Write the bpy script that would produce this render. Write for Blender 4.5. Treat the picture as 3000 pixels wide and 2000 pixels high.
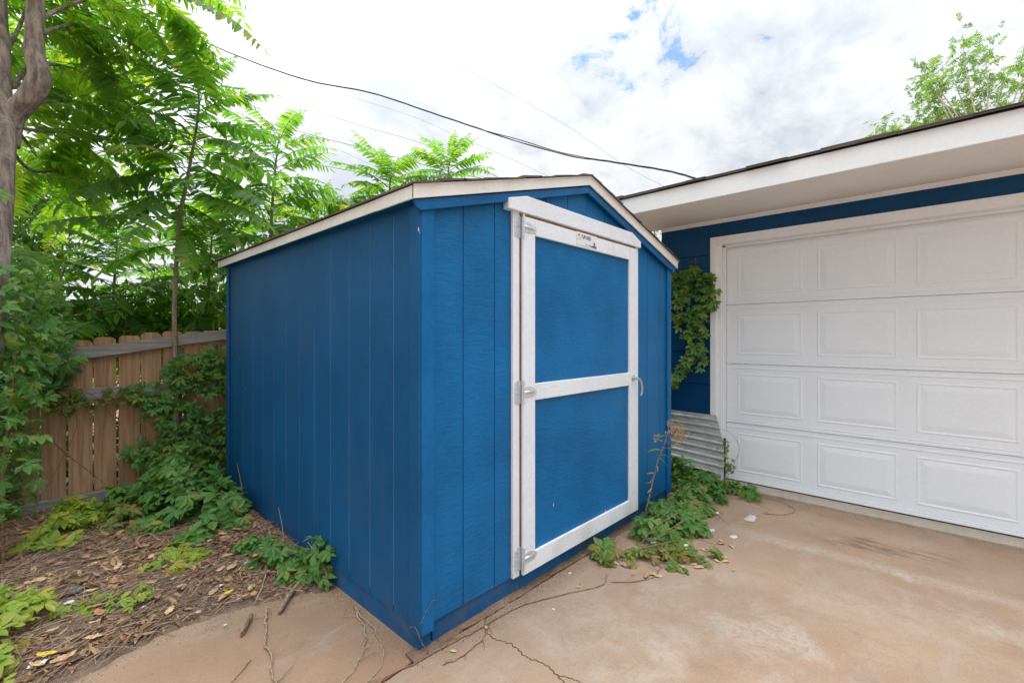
import bpy, math, random, bisect
from mathutils import Vector, Matrix, noise
R = math.radians
rnd = random.Random(7)
for o in list(bpy.data.objects): bpy.data.objects.remove(o, do_unlink=True)
S = bpy.context.scene
COL = S.collection

# ------------------------------------------------------------------ camera
cd = bpy.data.cameras.new("camera"); cam = bpy.data.objects.new("camera", cd); COL.objects.link(cam)
cam.location = (-1.120, -1.573, 1.31); cam.rotation_euler = (R(90), 0, R(-46.97))
cd.sensor_width = 36; cd.lens = 15.99; cd.shift_y = -0.0038; cd.clip_start = 0.02; cd.clip_end = 500
S.camera = cam

# ------------------------------------------------------------------ sky and sun
SUN_EL, SUN_AZ = 38.0, 4.0            # degrees; azimuth from +Y towards +X
sx, sy, sz = math.sin(R(SUN_AZ))*math.cos(R(SUN_EL)), math.cos(R(SUN_AZ))*math.cos(R(SUN_EL)), math.sin(R(SUN_EL))
W = bpy.data.worlds.new("World"); S.world = W; W.use_nodes = True
nt = W.node_tree; N = nt.nodes; L = nt.links; N.clear()
def node(T, tree=None, **kw):
    n = (tree or nt).nodes.new(T)
    for k, v in kw.items(): setattr(n, k, v)
    return n
out = node('ShaderNodeOutputWorld'); bg = node('ShaderNodeBackground'); bg.inputs[1].default_value = 0.1
L.new(bg.outputs[0], out.inputs[0])
sky = node('ShaderNodeTexSky', sky_type='NISHITA'); sky.sun_disc = False
sky.sun_elevation = R(SUN_EL); sky.sun_rotation = R(SUN_AZ); sky.dust_density = 0.4; sky.air_density = 1.0
tc = node('ShaderNodeTexCoord')
def math_(op, a, b=None, c=None, tree=None, clamp=False):
    t = tree or nt; n = t.nodes.new('ShaderNodeMath'); n.operation = op; n.use_clamp = clamp
    for i, v in enumerate((a, b, c)):
        if v is None: continue
        if isinstance(v, (int, float)): n.inputs[i].default_value = v
        else: t.links.new(v, n.inputs[i])
    return n.outputs[0]
def maprange(v, a, b, c, d, tree=None, smooth=True):
    t = tree or nt; n = t.nodes.new('ShaderNodeMapRange'); n.interpolation_type = 'SMOOTHSTEP' if smooth else 'LINEAR'
    t.links.new(v, n.inputs[0])
    for i, x in enumerate((a, b, c, d)): n.inputs[i+1].default_value = x
    return n.outputs[0]
def dotdir(dv):
    n = node('ShaderNodeVectorMath', operation='DOT_PRODUCT'); L.new(tc.outputs['Generated'], n.inputs[0])
    n.inputs[1].default_value = Vector(dv).normalized(); return math_('MAXIMUM', n.outputs['Value'], 0.0)
sep = node('ShaderNodeSeparateXYZ'); L.new(tc.outputs['Generated'], sep.inputs[0])
zc = math_('MAXIMUM', sep.outputs[2], 0.0)
den = math_('ADD', zc, 0.45)
cv = node('ShaderNodeCombineXYZ')
L.new(math_('DIVIDE', sep.outputs[0], den), cv.inputs[0]); L.new(math_('DIVIDE', sep.outputs[1], den), cv.inputs[1])
def wnoise(scale, detail, rough, off, dist=0.0):
    mp = node('ShaderNodeMapping'); L.new(cv.outputs[0], mp.inputs[0]); mp.inputs['Location'].default_value = off
    n = node('ShaderNodeTexNoise'); L.new(mp.outputs[0], n.inputs[0])
    n.inputs['Scale'].default_value = scale; n.inputs['Detail'].default_value = detail
    n.inputs['Roughness'].default_value = rough; n.inputs['Distortion'].default_value = dist
    return n.outputs[0]
n1 = wnoise(2.3, 9, 0.58, (3.1, 1.7, 0), 0.15)
n2 = wnoise(8.5, 9, 0.64, (8.3, 4.4, 0), 0.3)
n3 = wnoise(1.1, 4, 0.5, (0.4, 9.1, 0))
# holes of blue in the cloud layer, more of them in the thin part of the sheet above the garage
thin = math_('POWER', dotdir((0.91, 0.47, 0.64)), 55.0)
hole = math_('ADD', math_('ADD', math_('MULTIPLY', n2, 0.7), math_('MULTIPLY', n1, 0.3)), math_('MULTIPLY', thin, -0.10))
blue = maprange(hole, 0.305, 0.368, 0.95, 0.0)
# brightness of the sheet: sunlit billows and greyer bellies, brighter towards sun and zenith
bil = maprange(math_('ADD', math_('MULTIPLY', n1, 0.6), math_('MULTIPLY', n2, 0.4)), 0.36, 0.60, 0.0, 1.0)
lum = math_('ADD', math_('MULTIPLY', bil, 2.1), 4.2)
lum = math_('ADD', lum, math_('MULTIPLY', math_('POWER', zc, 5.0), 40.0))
glow = math_('POWER', dotdir((sx, sy, sz)), 14.0)
lum = math_('ADD', lum, math_('MULTIPLY', glow, 6.0))
ccol = node('ShaderNodeMix', data_type='RGBA'); L.new(bil, ccol.inputs[0])
ccol.inputs[6].default_value = (0.885, 0.95, 1.06, 1); ccol.inputs[7].default_value = (0.97, 1.0, 1.02, 1)
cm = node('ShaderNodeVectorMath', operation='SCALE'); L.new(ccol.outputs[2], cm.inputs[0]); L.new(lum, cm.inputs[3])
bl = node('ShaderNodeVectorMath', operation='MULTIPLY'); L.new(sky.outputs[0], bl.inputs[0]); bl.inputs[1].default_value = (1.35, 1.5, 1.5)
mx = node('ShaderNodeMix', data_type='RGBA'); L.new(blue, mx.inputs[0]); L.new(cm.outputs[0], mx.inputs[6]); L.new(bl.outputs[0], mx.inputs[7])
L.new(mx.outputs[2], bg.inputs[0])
sl = bpy.data.lights.new("sun", 'SUN'); sl.energy = 1.5; sl.angle = R(18); sl.color = (1.0, 0.97, 0.92)
so = bpy.data.objects.new("sun", sl); COL.objects.link(so)
so.rotation_euler = Vector((sx, sy, sz)).to_track_quat('Z', 'Y').to_euler()
S.view_settings.view_transform = 'Standard'; S.view_settings.look = 'None'
S.view_settings.exposure = 0.65; S.view_settings.gamma = 1.0; S.view_settings.use_curve_mapping = False
S.render.engine = 'CYCLES'; S.cycles.use_denoising = True; S.cycles.max_bounces = 8
S.cycles.transmission_bounces = 6; S.cycles.diffuse_bounces = 4

# ------------------------------------------------------------------ helpers
ORG = {}                                # world origin of every thing and part (children share their thing's)
def thing(name, label, cat, loc=(0, 0, 0), group=None, kind=None):
    o = bpy.data.objects.new(name, None); COL.objects.link(o); o.empty_display_size = 0.1
    o.location = loc; ORG[o.name] = Vector(loc); o['label'] = label
    if cat: o['category'] = cat
    if group: o['group'] = group
    if kind: o['kind'] = kind
    return o
def tag(o, label=None, cat=None, group=None, kind=None):
    for k, v in (('label', label), ('category', cat), ('group', group), ('kind', kind)):
        if v: o[k] = v
    return o
class MB:
    def __init__(s): s.v = []; s.f = []; s.mi = []
    def quad(s, *p):
        n = len(s.v); s.v += [tuple(q) for q in p]; s.f.append(tuple(range(n, n+len(p)))); s.mi.append(0)
    def add(s, vs, fs, mi=0):
        n = len(s.v); s.v += [tuple(q) for q in vs]; s.f += [tuple(i+n for i in f) for f in fs]; s.mi += [mi]*len(fs)
        return s
    def box(s, a, b, mi=0):
        x0, y0, z0 = a; x1, y1, z1 = b
        v = [(x0,y0,z0),(x1,y0,z0),(x1,y1,z0),(x0,y1,z0),(x0,y0,z1),(x1,y0,z1),(x1,y1,z1),(x0,y1,z1)]
        return s.add(v, [(0,3,2,1),(4,5,6,7),(0,1,5,4),(1,2,6,5),(2,3,7,6),(3,0,4,7)], mi)
    def prism(s, poly, axis, a, b, mi=0):     # polygon in the other two axes, extruded along axis from a to b
        def P(u, v, w): return ((w,u,v),(u,w,v),(u,v,w))[axis]
        n = len(poly); vs = [P(u,v,a) for u,v in poly]+[P(u,v,b) for u,v in poly]
        fs = [tuple(range(n))[::-1], tuple(range(n, 2*n))]+[(i,(i+1)%n,(i+1)%n+n,i+n) for i in range(n)]
        return s.add(vs, fs, mi)
    def tube(s, pts, rad, sides=6, cap=True, mi=0):
        pts = [Vector(p) for p in pts]; n = len(pts)
        if isinstance(rad, (int, float)): rad = [rad]*n
        vs = []; up = Vector((0.13, 0.31, 0.94)); pu = None
        for i, p in enumerate(pts):
            t = (pts[min(i+1,n-1)]-pts[max(i-1,0)]).normalized()
            if pu is None: pu = t.cross(up if abs(t.dot(up)) < 0.95 else Vector((1,0,0))).normalized()
            else: pu = (pu - t*pu.dot(t)).normalized()
            w = t.cross(pu)
            for k in range(sides):
                a = 2*math.pi*k/sides
                vs.append(p + (pu*math.cos(a)+w*math.sin(a))*rad[i])
        fs = [(i*sides+k, i*sides+(k+1)%sides, (i+1)*sides+(k+1)%sides, (i+1)*sides+k) for i in range(n-1) for k in range(sides)]
        if cap: fs += [tuple(range(sides))[::-1], tuple(range((n-1)*sides, n*sides))]
        return s.add(vs, fs, mi)
    def mesh(s, name, mats, smooth=False, org=(0,0,0)):
        me = bpy.data.meshes.new(name); o = Vector(org)
        me.from_pydata([(v[0]-o.x, v[1]-o.y, v[2]-o.z) for v in s.v], [], s.f)
        for m in (mats if isinstance(mats, (list, tuple)) else [mats]): me.materials.append(m)
        if any(s.mi): me.polygons.foreach_set('material_index', s.mi)
        if smooth: me.polygons.foreach_set('use_smooth', [True]*len(me.polygons))
        me.update(); return me
    def build(s, name, mats, parent=None, smooth=False, bevel=0.0, fix=True):
        org = ORG[parent.name] if parent else Vector((0,0,0))
        me = s.mesh(name, mats, smooth, org)
        o = bpy.data.objects.new(name, me); COL.objects.link(o)
        if parent: o.parent = parent
        ORG[o.name] = org
        if fix: recalc(me)
        if bevel:
            b = o.modifiers.new('bevel', 'BEVEL'); b.width = bevel; b.segments = 2; b.limit_method = 'ANGLE'; b.angle_limit = R(40)
        return o
import bmesh
def recalc(me):
    bm = bmesh.new(); bm.from_mesh(me); bmesh.ops.recalc_face_normals(bm, faces=bm.faces); bm.to_mesh(me); bm.free()
def spline(pts, n=8):                    # Catmull-Rom through the points
    P = [Vector(p) for p in pts]; P = [P[0]*2-P[1]]+P+[P[-1]*2-P[-2]]; o = []
    for i in range(1, len(P)-2):
        for k in range(n):
            t = k/n; a, b, c, d = P[i-1:i+3]
            o.append(0.5*((2*b)+(c-a)*t+(2*a-5*b+4*c-d)*t*t+(3*b-a-3*c+d)*t**3))
    o.append(P[-2]); return o
def lerp(a, b, t): return a+(b-a)*t
def interp(xs, ys, x):
    if x <= xs[0]: return ys[0]
    if x >= xs[-1]: return ys[-1]
    i = bisect.bisect(xs, x)-1; return lerp(ys[i], ys[i+1], (x-xs[i])/(xs[i+1]-xs[i]))
def inside(poly, x, y):
    r = False; j = len(poly)-1
    for i in range(len(poly)):
        xi, yi = poly[i]; xj, yj = poly[j]
        if (yi > y) != (yj > y) and x < (xj-xi)*(y-yi)/(yj-yi)+xi: r = not r
        j = i
    return r
def sample(poly):
    xs = [p[0] for p in poly]; ys = [p[1] for p in poly]
    while True:
        x, y = rnd.uniform(min(xs), max(xs)), rnd.uniform(min(ys), max(ys))
        if inside(poly, x, y): return x, y
def edge_dist(poly, x, y):
    d = 9; p = Vector((x, y))
    for i in range(len(poly)):
        a, b = Vector(poly[i]), Vector(poly[(i+1) % len(poly)]); ab = b-a
        t = max(0, min(1, (p-a).dot(ab)/max(ab.dot(ab), 1e-9))); d = min(d, (a+ab*t-p).length)
    return d
def nz(x, y, z=0.0): return noise.noise(Vector((x, y, z)))

# ------------------------------------------------------------------ materials
def mat(name):
    m = bpy.data.materials.new(name); m.use_nodes = True; t = m.node_tree
    return m, t, t.nodes['Principled BSDF']
class G:                                  # small node-graph helper for one material
    def __init__(s, name):
        s.m, s.t, s.p = mat(name); s.tc = s.t.nodes.new('ShaderNodeTexCoord')
        s.out = s.t.nodes['Material Output']
    def co(s, scale=(1,1,1), loc=(0,0,0), src='Object', rot=(0,0,0)):
        n = s.t.nodes.new('ShaderNodeMapping'); s.t.links.new(s.tc.outputs[src], n.inputs[0])
        n.inputs['Scale'].default_value = scale; n.inputs['Location'].default_value = loc; n.inputs['Rotation'].default_value = rot
        return n.outputs[0]
    def noise(s, co, scale, detail=4, rough=0.55, dist=0.0):
        n = s.t.nodes.new('ShaderNodeTexNoise'); s.t.links.new(co, n.inputs[0])
        for k, v in (('Scale', scale), ('Detail', detail), ('Roughness', rough), ('Distortion', dist)): n.inputs[k].default_value = v
        return n.outputs[0]
    def voronoi(s, co, scale, feature='F1'):
        n = s.t.nodes.new('ShaderNodeTexVoronoi'); n.feature = feature; s.t.links.new(co, n.inputs[0]); n.inputs['Scale'].default_value = scale
        return n.outputs['Distance']
    def ramp(s, fac, stops):
        n = s.t.nodes.new('ShaderNodeValToRGB'); s.t.links.new(fac, n.inputs[0]); e = n.color_ramp.elements
        while len(e) < len(stops): e.new(0.5)
        for i, (p, c) in enumerate(stops): e[i].position = p; e[i].color = (*c, 1)
        return n.outputs[0]
    def mix(s, fac, a, b, mode='MIX'):
        n = s.t.nodes.new('ShaderNodeMix'); n.data_type = 'RGBA'; n.blend_type = mode
        for i, v in ((0, fac), (6, a), (7, b)):
            if isinstance(v, (int, float)): n.inputs[i].default_value = v
            elif isinstance(v, tuple): n.inputs[i].default_value = (*v, 1)
            else: s.t.links.new(v, n.inputs[i])
        return n.outputs[2]
    def mr(s, v, a, b, c=0.0, d=1.0): return maprange(v, a, b, c, d, s.t)
    def ma(s, op, a, b=None, c=None): return math_(op, a, b, c, s.t)
    def xyz(s, v):
        n = s.t.nodes.new('ShaderNodeSeparateXYZ'); s.t.links.new(v, n.inputs[0]); return n.outputs
    def objrand(s):
        return s.t.nodes.new('ShaderNodeObjectInfo').outputs['Random']
    def island(s):
        return s.t.nodes.new('ShaderNodeNewGeometry').outputs['Random Per Island']
    def col(s, v):
        if isinstance(v, tuple): s.p.inputs['Base Color'].default_value = (*v, 1)
        else: s.t.links.new(v, s.p.inputs['Base Color'])
        return s
    def rough(s, v, spec=0.22):
        if isinstance(v, (int, float)): s.p.inputs['Roughness'].default_value = v
        else: s.t.links.new(v, s.p.inputs['Roughness'])
        s.p.inputs['Specular IOR Level'].default_value = spec; return s
    def bump(s, h, strength=0.5, dist=0.01, normal=None):
        n = s.t.nodes.new('ShaderNodeBump'); n.inputs['Strength'].default_value = strength; n.inputs['Distance'].default_value = dist
        s.t.links.new(h, n.inputs['Height'])
        if normal: s.t.links.new(normal, n.inputs['Normal'])
        s.t.links.new(n.outputs[0], s.p.inputs['Normal']); return n.outputs[0]

def painted(name, base, grain=(14, 14, 70), bump=0.35, mottle=0.25, specks=None, rough=0.5, dusty=None, bd=0.004, low=None):
    g = G(name); co = g.co()
    a = g.noise(co, 2.2, 6, 0.6); b = g.noise(co, 45, 3, 0.6)
    lo = tuple(c*(1-mottle) for c in base); hi = tuple(min(1, c*(1+mottle)) for c in base)
    c = g.mix(g.mr(a, 0.3, 0.7), lo, hi)
    c = g.mix(g.mr(b, 0.35, 0.75, 0, 0.25), c, tuple(min(1, k*1.3+0.01) for k in base))
    if dusty:                             # chalky worn patches
        w = g.noise(g.co((1.1, 1.1, 0.45)), 2.6, 7, 0.62, 0.4)
        c = g.mix(g.mr(w, 0.54, 0.72, 0, 0.6), c, dusty)
    if low:                               # splash dirt kicked up near the ground
        z = g.xyz(g.co(src='Object'))[2]
        k = g.ma('MULTIPLY', g.mr(z, 0.0, 0.35, 1, 0), g.mr(g.noise(co, 7, 6, 0.65), 0.42, 0.72))
        c = g.mix(g.ma('MULTIPLY', k, 0.55), c, low)
    if specks:                            # paint chipped to the primer
        v = g.noise(g.co((30, 30, 9)), 1.0, 3, 0.5); u = g.noise(co, 2.0, 2, 0.5)
        k = g.ma('MULTIPLY', g.mr(v, 0.745, 0.765), g.mr(u, 0.5, 0.6)); c = g.mix(k, c, specks)
    g.col(c); g.rough(rough)
    gr = g.noise(g.co(grain), 1.0, 5, 0.6, 0.8); fine = g.noise(co, 160, 2, 0.5)
    g.bump(g.ma('ADD', gr, g.ma('MULTIPLY', fine, 0.2)), bump, bd)
    return g.m
BLUE = (0.0025, 0.120, 0.312)
M = {}
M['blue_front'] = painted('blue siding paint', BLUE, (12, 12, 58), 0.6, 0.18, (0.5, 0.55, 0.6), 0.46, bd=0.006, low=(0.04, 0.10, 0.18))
M['blue_side_shaded'] = painted('blue siding paint shaded and weathered', (0.0025, 0.078, 0.212), (60, 60, 7), 0.3, 0.12, (0.45, 0.5, 0.55), 0.5, (0.018, 0.082, 0.195), low=(0.045, 0.085, 0.14))  # shade on this wall put into the paint colour, plus chalking and chips
M['blue_trim'] = painted('blue trim paint', BLUE, (40, 40, 40), 0.4, 0.15, None, 0.42)
M['blue_rake'] = painted('blue rake paint', (0.003, 0.108, 0.285), (9, 9, 120), 0.5, 0.2, None, 0.45)
M['blue_base'] = painted('blue base paint scuffed', (0.006, 0.085, 0.225), (6, 6, 60), 0.4, 0.25, (0.4, 0.36, 0.3), 0.6, (0.035, 0.09, 0.19), low=(0.10, 0.10, 0.11))
M['groove_dust'] = painted('dusty groove paint', (0.075, 0.17, 0.31), (60, 60, 7), 0.2, 0.3, None, 0.8)
M['groove_dark'] = painted('groove paint', (0.006, 0.05, 0.14), (60, 60, 7), 0.2, 0.2, None, 0.7)
M['blue_garage'] = painted('blue garage paint', (0.0025, 0.054, 0.148), (7, 7, 55), 0.25, 0.14, None, 0.45)
M['white_trim'] = painted('white trim paint', (0.73, 0.76, 0.81), (10, 10, 150), 0.55, 0.04, None, 0.5, (0.66, 0.66, 0.66), low=(0.45, 0.38, 0.30))
M['white_stile'] = painted('white stile paint', (0.73, 0.76, 0.81), (150, 150, 11), 0.45, 0.04, None, 0.5, (0.68, 0.68, 0.68), low=(0.45, 0.38, 0.30))
M['white_metal'] = painted('white drip edge', (0.76, 0.75, 0.71), (3, 3, 3), 0.05, 0.05, None, 0.4, (0.62, 0.58, 0.5))
M['white_garage'] = painted('white garage trim', (0.84, 0.86, 0.87), (4, 4, 30), 0.15, 0.02, None, 0.5, (0.76, 0.73, 0.69), low=(0.5, 0.4, 0.3))
M['white_door'] = painted('white door enamel', (0.85, 0.885, 0.92), (40, 40, 40), 0.05, 0.012, None, 0.4)
M['soffit'] = painted('soffit paint', (0.82, 0.805, 0.78), (20, 20, 20), 0.08, 0.04, None, 0.6)
def simple(name, col, rough=0.6, metal=0.0, spec=0.4, var=0.15, scale=20, bump=0.2):
    g = G(name); n = g.noise(g.co(), scale, 5, 0.6)
    g.col(g.mix(g.mr(n, 0.3, 0.7), tuple(c*(1-var) for c in col), tuple(min(1, c*(1+var)) for c in col)))
    g.rough(rough, spec); g.p.inputs['Metallic'].default_value = metal
    if bump: g.bump(n, bump, 0.004)
    return g.m
M['dark_gap'] = simple('raw wood edge', (0.24, 0.15, 0.075), 0.8)
M['zinc'] = simple('zinc plated steel', (0.66, 0.69, 0.70), 0.38, 0.55, 0.5, 0.12, 60, 0.1)
M['satin_nickel'] = simple('satin nickel', (0.55, 0.55, 0.53), 0.3, 0.85, 0.5, 0.08, 60, 0.05)
M['label_white'] = simple('printed label', (0.74, 0.76, 0.78), 0.35, 0, 0.5, 0.03, 30, 0)
M['ink_black'] = simple('black ink', (0.02, 0.02, 0.025), 0.5, bump=0)
M['ink_red'] = simple('red ink', (0.62, 0.10, 0.10), 0.5, bump=0)
M['ink_pink'] = simple('faded red ink', (0.75, 0.42, 0.42), 0.5, bump=0)
M['ink_blue'] = simple('blue ink', (0.06, 0.14, 0.30), 0.5, bump=0)
M['ink_grey'] = simple('grey ink', (0.35, 0.37, 0.40), 0.5, bump=0)
M['cable'] = simple('black cable rubber', (0.025, 0.025, 0.028), 0.6, bump=0)
M['wire'] = simple('grey wire', (0.16, 0.16, 0.17), 0.5, bump=0)
M['paper'] = simple('white scrap', (0.56, 0.56, 0.56), 0.7, bump=0.3)
M['plastic'] = simple('thin white plastic', (0.72, 0.76, 0.82), 0.3, bump=0.1)
M['slate'] = simple('dark broken tile', (0.07, 0.08, 0.09), 0.6)
M['soft_grey'] = simple('grey fluff', (0.50, 0.46, 0.42), 0.9, bump=0.6)

def shingle_mat():
    g = G('asphalt shingle'); co = g.co(); n = g.noise(co, 260, 3, 0.7); b = g.noise(co, 5, 4)
    c = g.ramp(n, [(0.3, (0.035, 0.03, 0.028)), (0.55, (0.12, 0.10, 0.09)), (0.8, (0.24, 0.2, 0.18))])
    c = g.mix(g.mr(b, 0.3, 0.7, 0, 0.5), c, (0.10, 0.08, 0.065)); c = g.mix(g.ma('MULTIPLY', g.objrand(), 0.35), c, (0.2, 0.15, 0.12))
    g.col(c); g.rough(0.9, 0.2); g.bump(n, 0.6, 0.004); return g.m
M['shingle'] = shingle_mat()
def wood(name, stops, rotz=False, grey=0.0):
    g = G(name); sc = (34, 34, 1.6) if not rotz else (1.6, 34, 34)
    r = g.objrand()
    off = g.t.nodes.new('ShaderNodeVectorMath'); off.operation = 'ADD'; g.t.links.new(g.co(sc), off.inputs[0])
    cmb = g.t.nodes.new('ShaderNodeCombineXYZ'); g.t.links.new(g.ma('MULTIPLY', r, 40.0), cmb.inputs[0]); g.t.links.new(g.ma('MULTIPLY', r, 17.0), cmb.inputs[2])
    g.t.links.new(cmb.outputs[0], off.inputs[1])
    n = g.noise(off.outputs[0], 1.0, 5, 0.6, 1.2); f = g.noise(g.co(tuple(c*4 for c in sc)), 1.0, 3, 0.6)
    v = g.ma('ADD', g.ma('MULTIPLY', n, 0.75), g.ma('MULTIPLY', f, 0.25))
    c = g.ramp(v, stops)
    c = g.mix(g.ma('MULTIPLY', r, 0.35), c, tuple(k*0.62 for k in stops[1][1]))
    st = g.noise(g.co((3, 3, 1.2)), 2.0, 5, 0.6)
    c = g.mix(g.mr(st, 0.5, 0.75, 0, 0.55), c, (0.27, 0.235, 0.205))
    kn = g.voronoi(g.co((3.6, 3.6, 1.9)), 2.0); c = g.mix(g.mr(kn, 0.03, 0.15, 0.8, 0), c, (0.10, 0.045, 0.022)); c = g.mix(g.mr(f, 0.5, 0.7, 0, 0.35), c, (0.16, 0.08, 0.045))
    g.col(c); g.rough(0.8, 0.2); g.bump(v, 0.5, 0.006); return g.m
M['cedar'] = wood('weathered cedar', [(0.28, (0.22, 0.11, 0.055)), (0.5, (0.48, 0.275, 0.145)), (0.72, (0.66, 0.44, 0.27))])
M['cedar_grey'] = wood('grey cedar', [(0.28, (0.14, 0.14, 0.135)), (0.5, (0.26, 0.26, 0.25)), (0.72, (0.36, 0.36, 0.35))])
M['rail_grey'] = wood('grey rail wood', [(0.28, (0.17, 0.155, 0.14)), (0.5, (0.31, 0.29, 0.275)), (0.72, (0.44, 0.415, 0.39))], True)
def bark_mat(name, a, b, sc=(13, 13, 2.6)):
    g = G(name); n = g.noise(g.co(sc), 2.2, 8, 0.65, 0.7); v = g.voronoi(g.co((26, 26, 6)), 1.0)
    f = g.noise(g.co(), 70, 3, 0.6)
    c = g.mix(g.mr(n, 0.3, 0.7), a, b); c = g.mix(g.mr(f, 0.5, 0.75, 0, 0.4), c, tuple(k*0.5 for k in a))
    g.col(c); g.rough(0.85, 0.2); g.bump(g.ma('ADD', n, g.ma('MULTIPLY', v, 0.5)), 1.0, 0.022); return g.m
M['bark'] = bark_mat('grey brown bark', (0.14, 0.108, 0.088), (0.42, 0.35, 0.29))
M['bark_young'] = bark_mat('young bark', (0.22, 0.17, 0.12), (0.36, 0.29, 0.21), (14, 14, 3))
M['twig'] = bark_mat('dry stem', (0.27, 0.175, 0.115), (0.47, 0.345, 0.24), (20, 20, 20))
M['stick'] = bark_mat('pale dry stick', (0.36, 0.25, 0.165), (0.58, 0.45, 0.325), (20, 20, 20))
M['runner'] = bark_mat('red brown runner', (0.24, 0.11, 0.06), (0.42, 0.235, 0.14), (20, 20, 20))
M['stalk'] = simple('green stalk', (0.14, 0.16, 0.05), 0.6)
M['knot'] = simple('branch scar', (0.36, 0.25, 0.15), 0.8)

def leaf_mat(name, stops, tr, tmix=0.45, rough=0.42):
    g = G(name); t = g.ma('ADD', g.ma('MULTIPLY', g.objrand(), 0.55), g.ma('MULTIPLY', g.island(), 0.45))
    c = g.ramp(t, stops)
    n = g.noise(g.co(), 55, 3, 0.6); c = g.mix(g.mr(n, 0.4, 0.75, 0, 0.3), c, tuple(k*1.5 for k in stops[1][1]))
    g.col(c); g.rough(rough, 0.35)
    tb = g.t.nodes.new('ShaderNodeBsdfTranslucent'); g.t.links.new(g.mix(1.0, c, tr, 'MULTIPLY'), tb.inputs[0])
    ms = g.t.nodes.new('ShaderNodeMixShader'); ms.inputs[0].default_value = tmix
    g.t.links.new(g.p.outputs[0], ms.inputs[1]); g.t.links.new(tb.outputs[0], ms.inputs[2]); g.t.links.new(ms.outputs[0], g.out.inputs[0])
    return g.m
TR = (3.5, 3.1, 0.95)
M['frond'] = leaf_mat('tree of heaven leaf', [(0.0, (0.036, 0.105, 0.036)), (0.45, (0.062, 0.155, 0.040)), (0.8, (0.10, 0.19, 0.036)), (0.97, (0.21, 0.21, 0.04))], TR, 0.54)
M['frond_bright'] = leaf_mat('bright leaf', [(0.0, (0.045, 0.125, 0.034)), (0.5, (0.078, 0.175, 0.034)), (0.85, (0.14, 0.22, 0.03)), (0.98, (0.25, 0.22, 0.03))], (3.7, 3.2, 0.9), 0.58)
M['creeper'] = leaf_mat('creeper leaf', [(0.0, (0.042, 0.125, 0.034)), (0.5, (0.078, 0.195, 0.042)), (0.85, (0.14, 0.24, 0.045)), (0.985, (0.30, 0.21, 0.05))], (2.4, 2.3, 1.0), 0.3)
M['creeper_olive'] = leaf_mat('olive creeper leaf', [(0.0, (0.07, 0.125, 0.028)), (0.5, (0.125, 0.185, 0.034)), (0.8, (0.17, 0.19, 0.035)), (0.95, (0.30, 0.14, 0.05))], (2.4, 2.1, 0.9), 0.3)
M['creeper_yellow'] = leaf_mat('yellow green leaf', [(0.0, (0.09, 0.19, 0.025)), (0.5, (0.18, 0.28, 0.03)), (0.85, (0.33, 0.36, 0.04)), (0.97, (0.42, 0.24, 0.06))], (2.0, 1.9, 0.8), 0.3)
M['shrub_dark'] = leaf_mat('dark shrub leaf', [(0.0, (0.03, 0.088, 0.026)), (0.5, (0.055, 0.13, 0.026)), (0.9, (0.10, 0.17, 0.028))], TR, 0.4)
M['shrub_mid'] = leaf_mat('shrub leaf', [(0.0, (0.045, 0.125, 0.022)), (0.5, (0.08, 0.185, 0.025)), (0.9, (0.15, 0.24, 0.028))], TR, 0.4)
M['pecan'] = leaf_mat('pale tree leaf', [(0.0, (0.065, 0.15, 0.05)), (0.5, (0.10, 0.20, 0.055)), (0.9, (0.18, 0.25, 0.06))], (2.4, 2.3, 1.0), 0.45)
M['litter'] = leaf_mat('dry leaf', [(0.0, (0.11, 0.06, 0.035)), (0.3, (0.25, 0.14, 0.075)), (0.65, (0.46, 0.30, 0.155)), (0.95, (0.64, 0.48, 0.25))], (1.2, 1.1, 0.8), 0.12, 0.7)
M['dry_flower'] = simple('dry seed head', (0.42, 0.30, 0.15), 0.9)
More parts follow.
